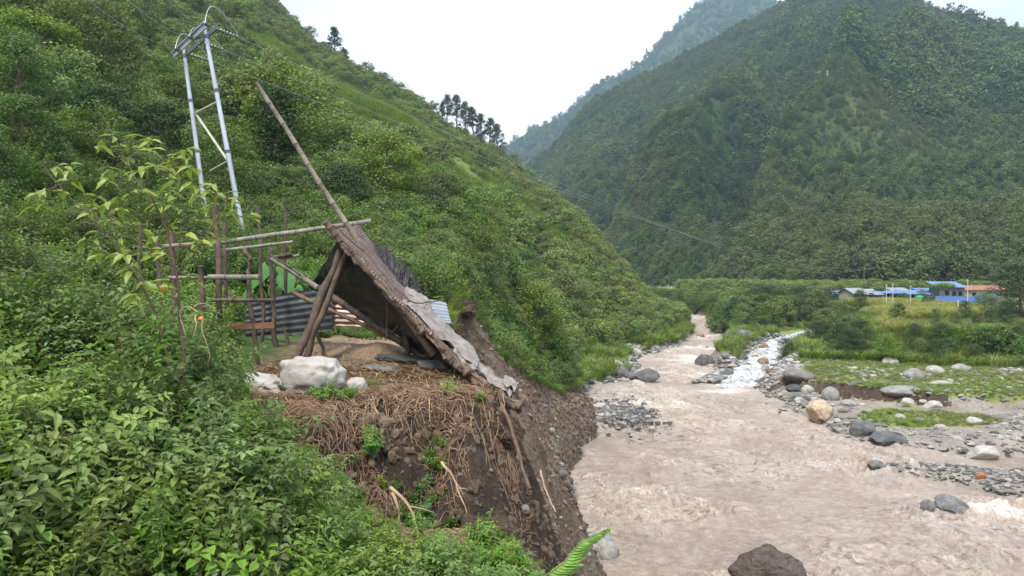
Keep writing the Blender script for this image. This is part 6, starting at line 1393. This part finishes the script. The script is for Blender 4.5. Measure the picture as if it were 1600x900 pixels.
for px, py, Y, lb in [(254, 452, 6.1, 'orange fruit hanging low in the sapling, left one'), (314, 498, 6.2, 'orange yellow fruit beside the dead stalks, right one')]:
    g = Geo(); t = np.linspace(0, np.pi, 8); tube(g, [(0, 0, -.02 * math.cos(q)) for q in t], [max(.0008, .02 * math.sin(q)) for q in t], 10); tag(g.obj('fruit', M['fruit'], smooth=True, loc=P(px, py, Y)), lb, 'fruit')
# dead drooping stalks round the sapling foot
for i in range(4):
    a = np.array(P(rt.uniform(300, 330), rt.uniform(465, 520), 5.4 + rt.uniform(-.3, .3))); n = 9; p = [a]; d = np.array([rt.uniform(-.6, .8), rt.uniform(-.4, .4), rt.uniform(.2, .9)]); st_ = rt.uniform(.02, .045)
    for k in range(n): d = d + np.array([rt.gauss(0, .15), 0, -.25]); p.append(p[-1] + d / np.linalg.norm(d) * st_)
    g = Geo(); tube(g, np.array(p) - a, np.linspace(.005, .002, n + 1), 5); tag(g.obj('dead_stalk', M['root'], smooth=True, loc=tuple(a)), 'dry curled stalk drooping beside the foot of the sapling', 'stalk', 'dry stalks at the sapling foot')
# broad leaved plant behind the rails
def broad_leaf(g, c, d, ln, wd, ti):
    d = np.array(d, float); d /= np.linalg.norm(d); up = np.array([0, -.5, .8]); s = np.cross(d, up); s /= np.linalg.norm(s); nr_ = np.cross(s, d); o_ = [(0, 0), (-.22, .28), (-.1, .48), (.2, .5), (.5, .4), (.8, .2), (1.05, 0)]
    V = [c + d * ln * a + s * wd * b + nr_ * (.12 * abs(b) * wd - .18 * ln * a * a) for a, b in o_] + [c + d * ln * a - s * wd * b + nr_ * (.12 * abs(b) * wd - .18 * ln * a * a) for a, b in o_[1:-1]] + [c + d * ln * a - nr_ * .18 * ln * a * a for a in (.2, .5, .8)]
    g.add(V, [(0, 1, 2), (0, 2, 12), (2, 3, 12), (0, 8, 7), (0, 12, 8), (8, 12, 9), (6, 14, 5), (6, 11, 14)], 0, ti); g.add(V, [(3, 4, 13, 12), (4, 5, 14, 13), (9, 12, 13, 10), (10, 13, 14, 11)], 0, ti)
x, _, _ = P(430, 470, 17.5); e = empty('broad_leaved_plant', (x, 17.5, h1(x, 17.5)), 'plant with huge heart shaped light green leaves behind the bamboo rails', 'plant'); O = np.array(e.location)
for i, (px, py, s, dx) in enumerate([(418, 424, .42, -.2), (446, 440, .5, .3), (404, 444, .38, -.6), (430, 458, .38, .0), (462, 458, .33, .7), (392, 462, .3, -.8), (440, 426, .33, .4)]):
    c = np.array(P(px, py - 8, 17.3 + .1 * i)) - O; g = Geo(); tube(g, [(0.02 * i, 0, -.1), tuple(c * np.array([.6, .6, .7])), tuple(c)], [.02, .014, .008], 6); g.obj('stalk', M['stem'], e, smooth=True); g = Geo(); broad_leaf(g, c, (dx, -.45, -.75), s, s * .85, .5); g.obj('leaf', M['taro'], e, smooth=True)
# the fern-like sprig at the bottom
sx = [P(845, 905, 3.6), P(880, 880, 3.65), P(905, 850, 3.7), P(930, 835, 3.75), P(950, 826, 3.8)]; O = np.array(sx[0]); e = empty('fern_sprig', sx[0], 'bright yellow green serrated sprig reaching out over the bank at the bottom edge', 'sprig')
g = Geo(); base_ = np.array([O + np.array([-.1, .2, -.45])] + [np.array(q) for q in sx]); tube(g, base_ - O, [.006, .005, .004, .004, .003, .002], 6); g.obj('stem', M['stem'], e, smooth=True)
g = Geo(); p = np.array(sx); ts = np.linspace(.3, 4, 26); c = np.stack([np.interp(ts, np.arange(5), p[:, k]) for k in range(3)], 1) - O; d0 = np.gradient(c, axis=0); d0 /= np.linalg.norm(d0, axis=1, keepdims=True); C, D, LL = [], [], []
for k in range(26):
    for s in (-1, 1): C.append(c[k]); D.append(d0[k] * .8 + np.array([.15 * s, -.2 * s, -.75 if s < 0 else -.25])); LL.append(.125 * (1.1 - k / 30))
leaves(g, np.array(C), np.array(D), np.tile([0, -.6, .8], (len(C), 1)) + r.normal(0, .2, (len(C), 3)), np.array(LL), np.array(LL) * .40, 0, r.uniform(.4, 1, len(C)), droop=.3); M['fern'] = leafmat('sprig_leaf', (.14, .24, .03), (.30, .44, .07), .1, .4); g.obj('leaflets', M['fern'], e)

# ------------------------------------------------------------------ the air between: pale even haze
g = Geo(); box(g, (0, 1150, 474), (4200, 3300, 952)); hz = g.obj('haze', [bpy.data.materials.new('haze')]); m = hz.data.materials[0]; m.use_nodes = True; t = m.node_tree; t.nodes.clear()
pv = nn(t, 'ShaderNodeVolumePrincipled'); pv.inputs['Color'].default_value = (.50, .74, 1.0, 1); pv.inputs['Density'].default_value = .00022; pv.inputs['Anisotropy'].default_value = .2
oo = nn(t, 'ShaderNodeOutputMaterial'); t.links.new(pv.outputs[0], oo.inputs['Volume']); hz['kind'] = 'stuff'; hz['label'] = 'thin pale blue haze filling the valley air'
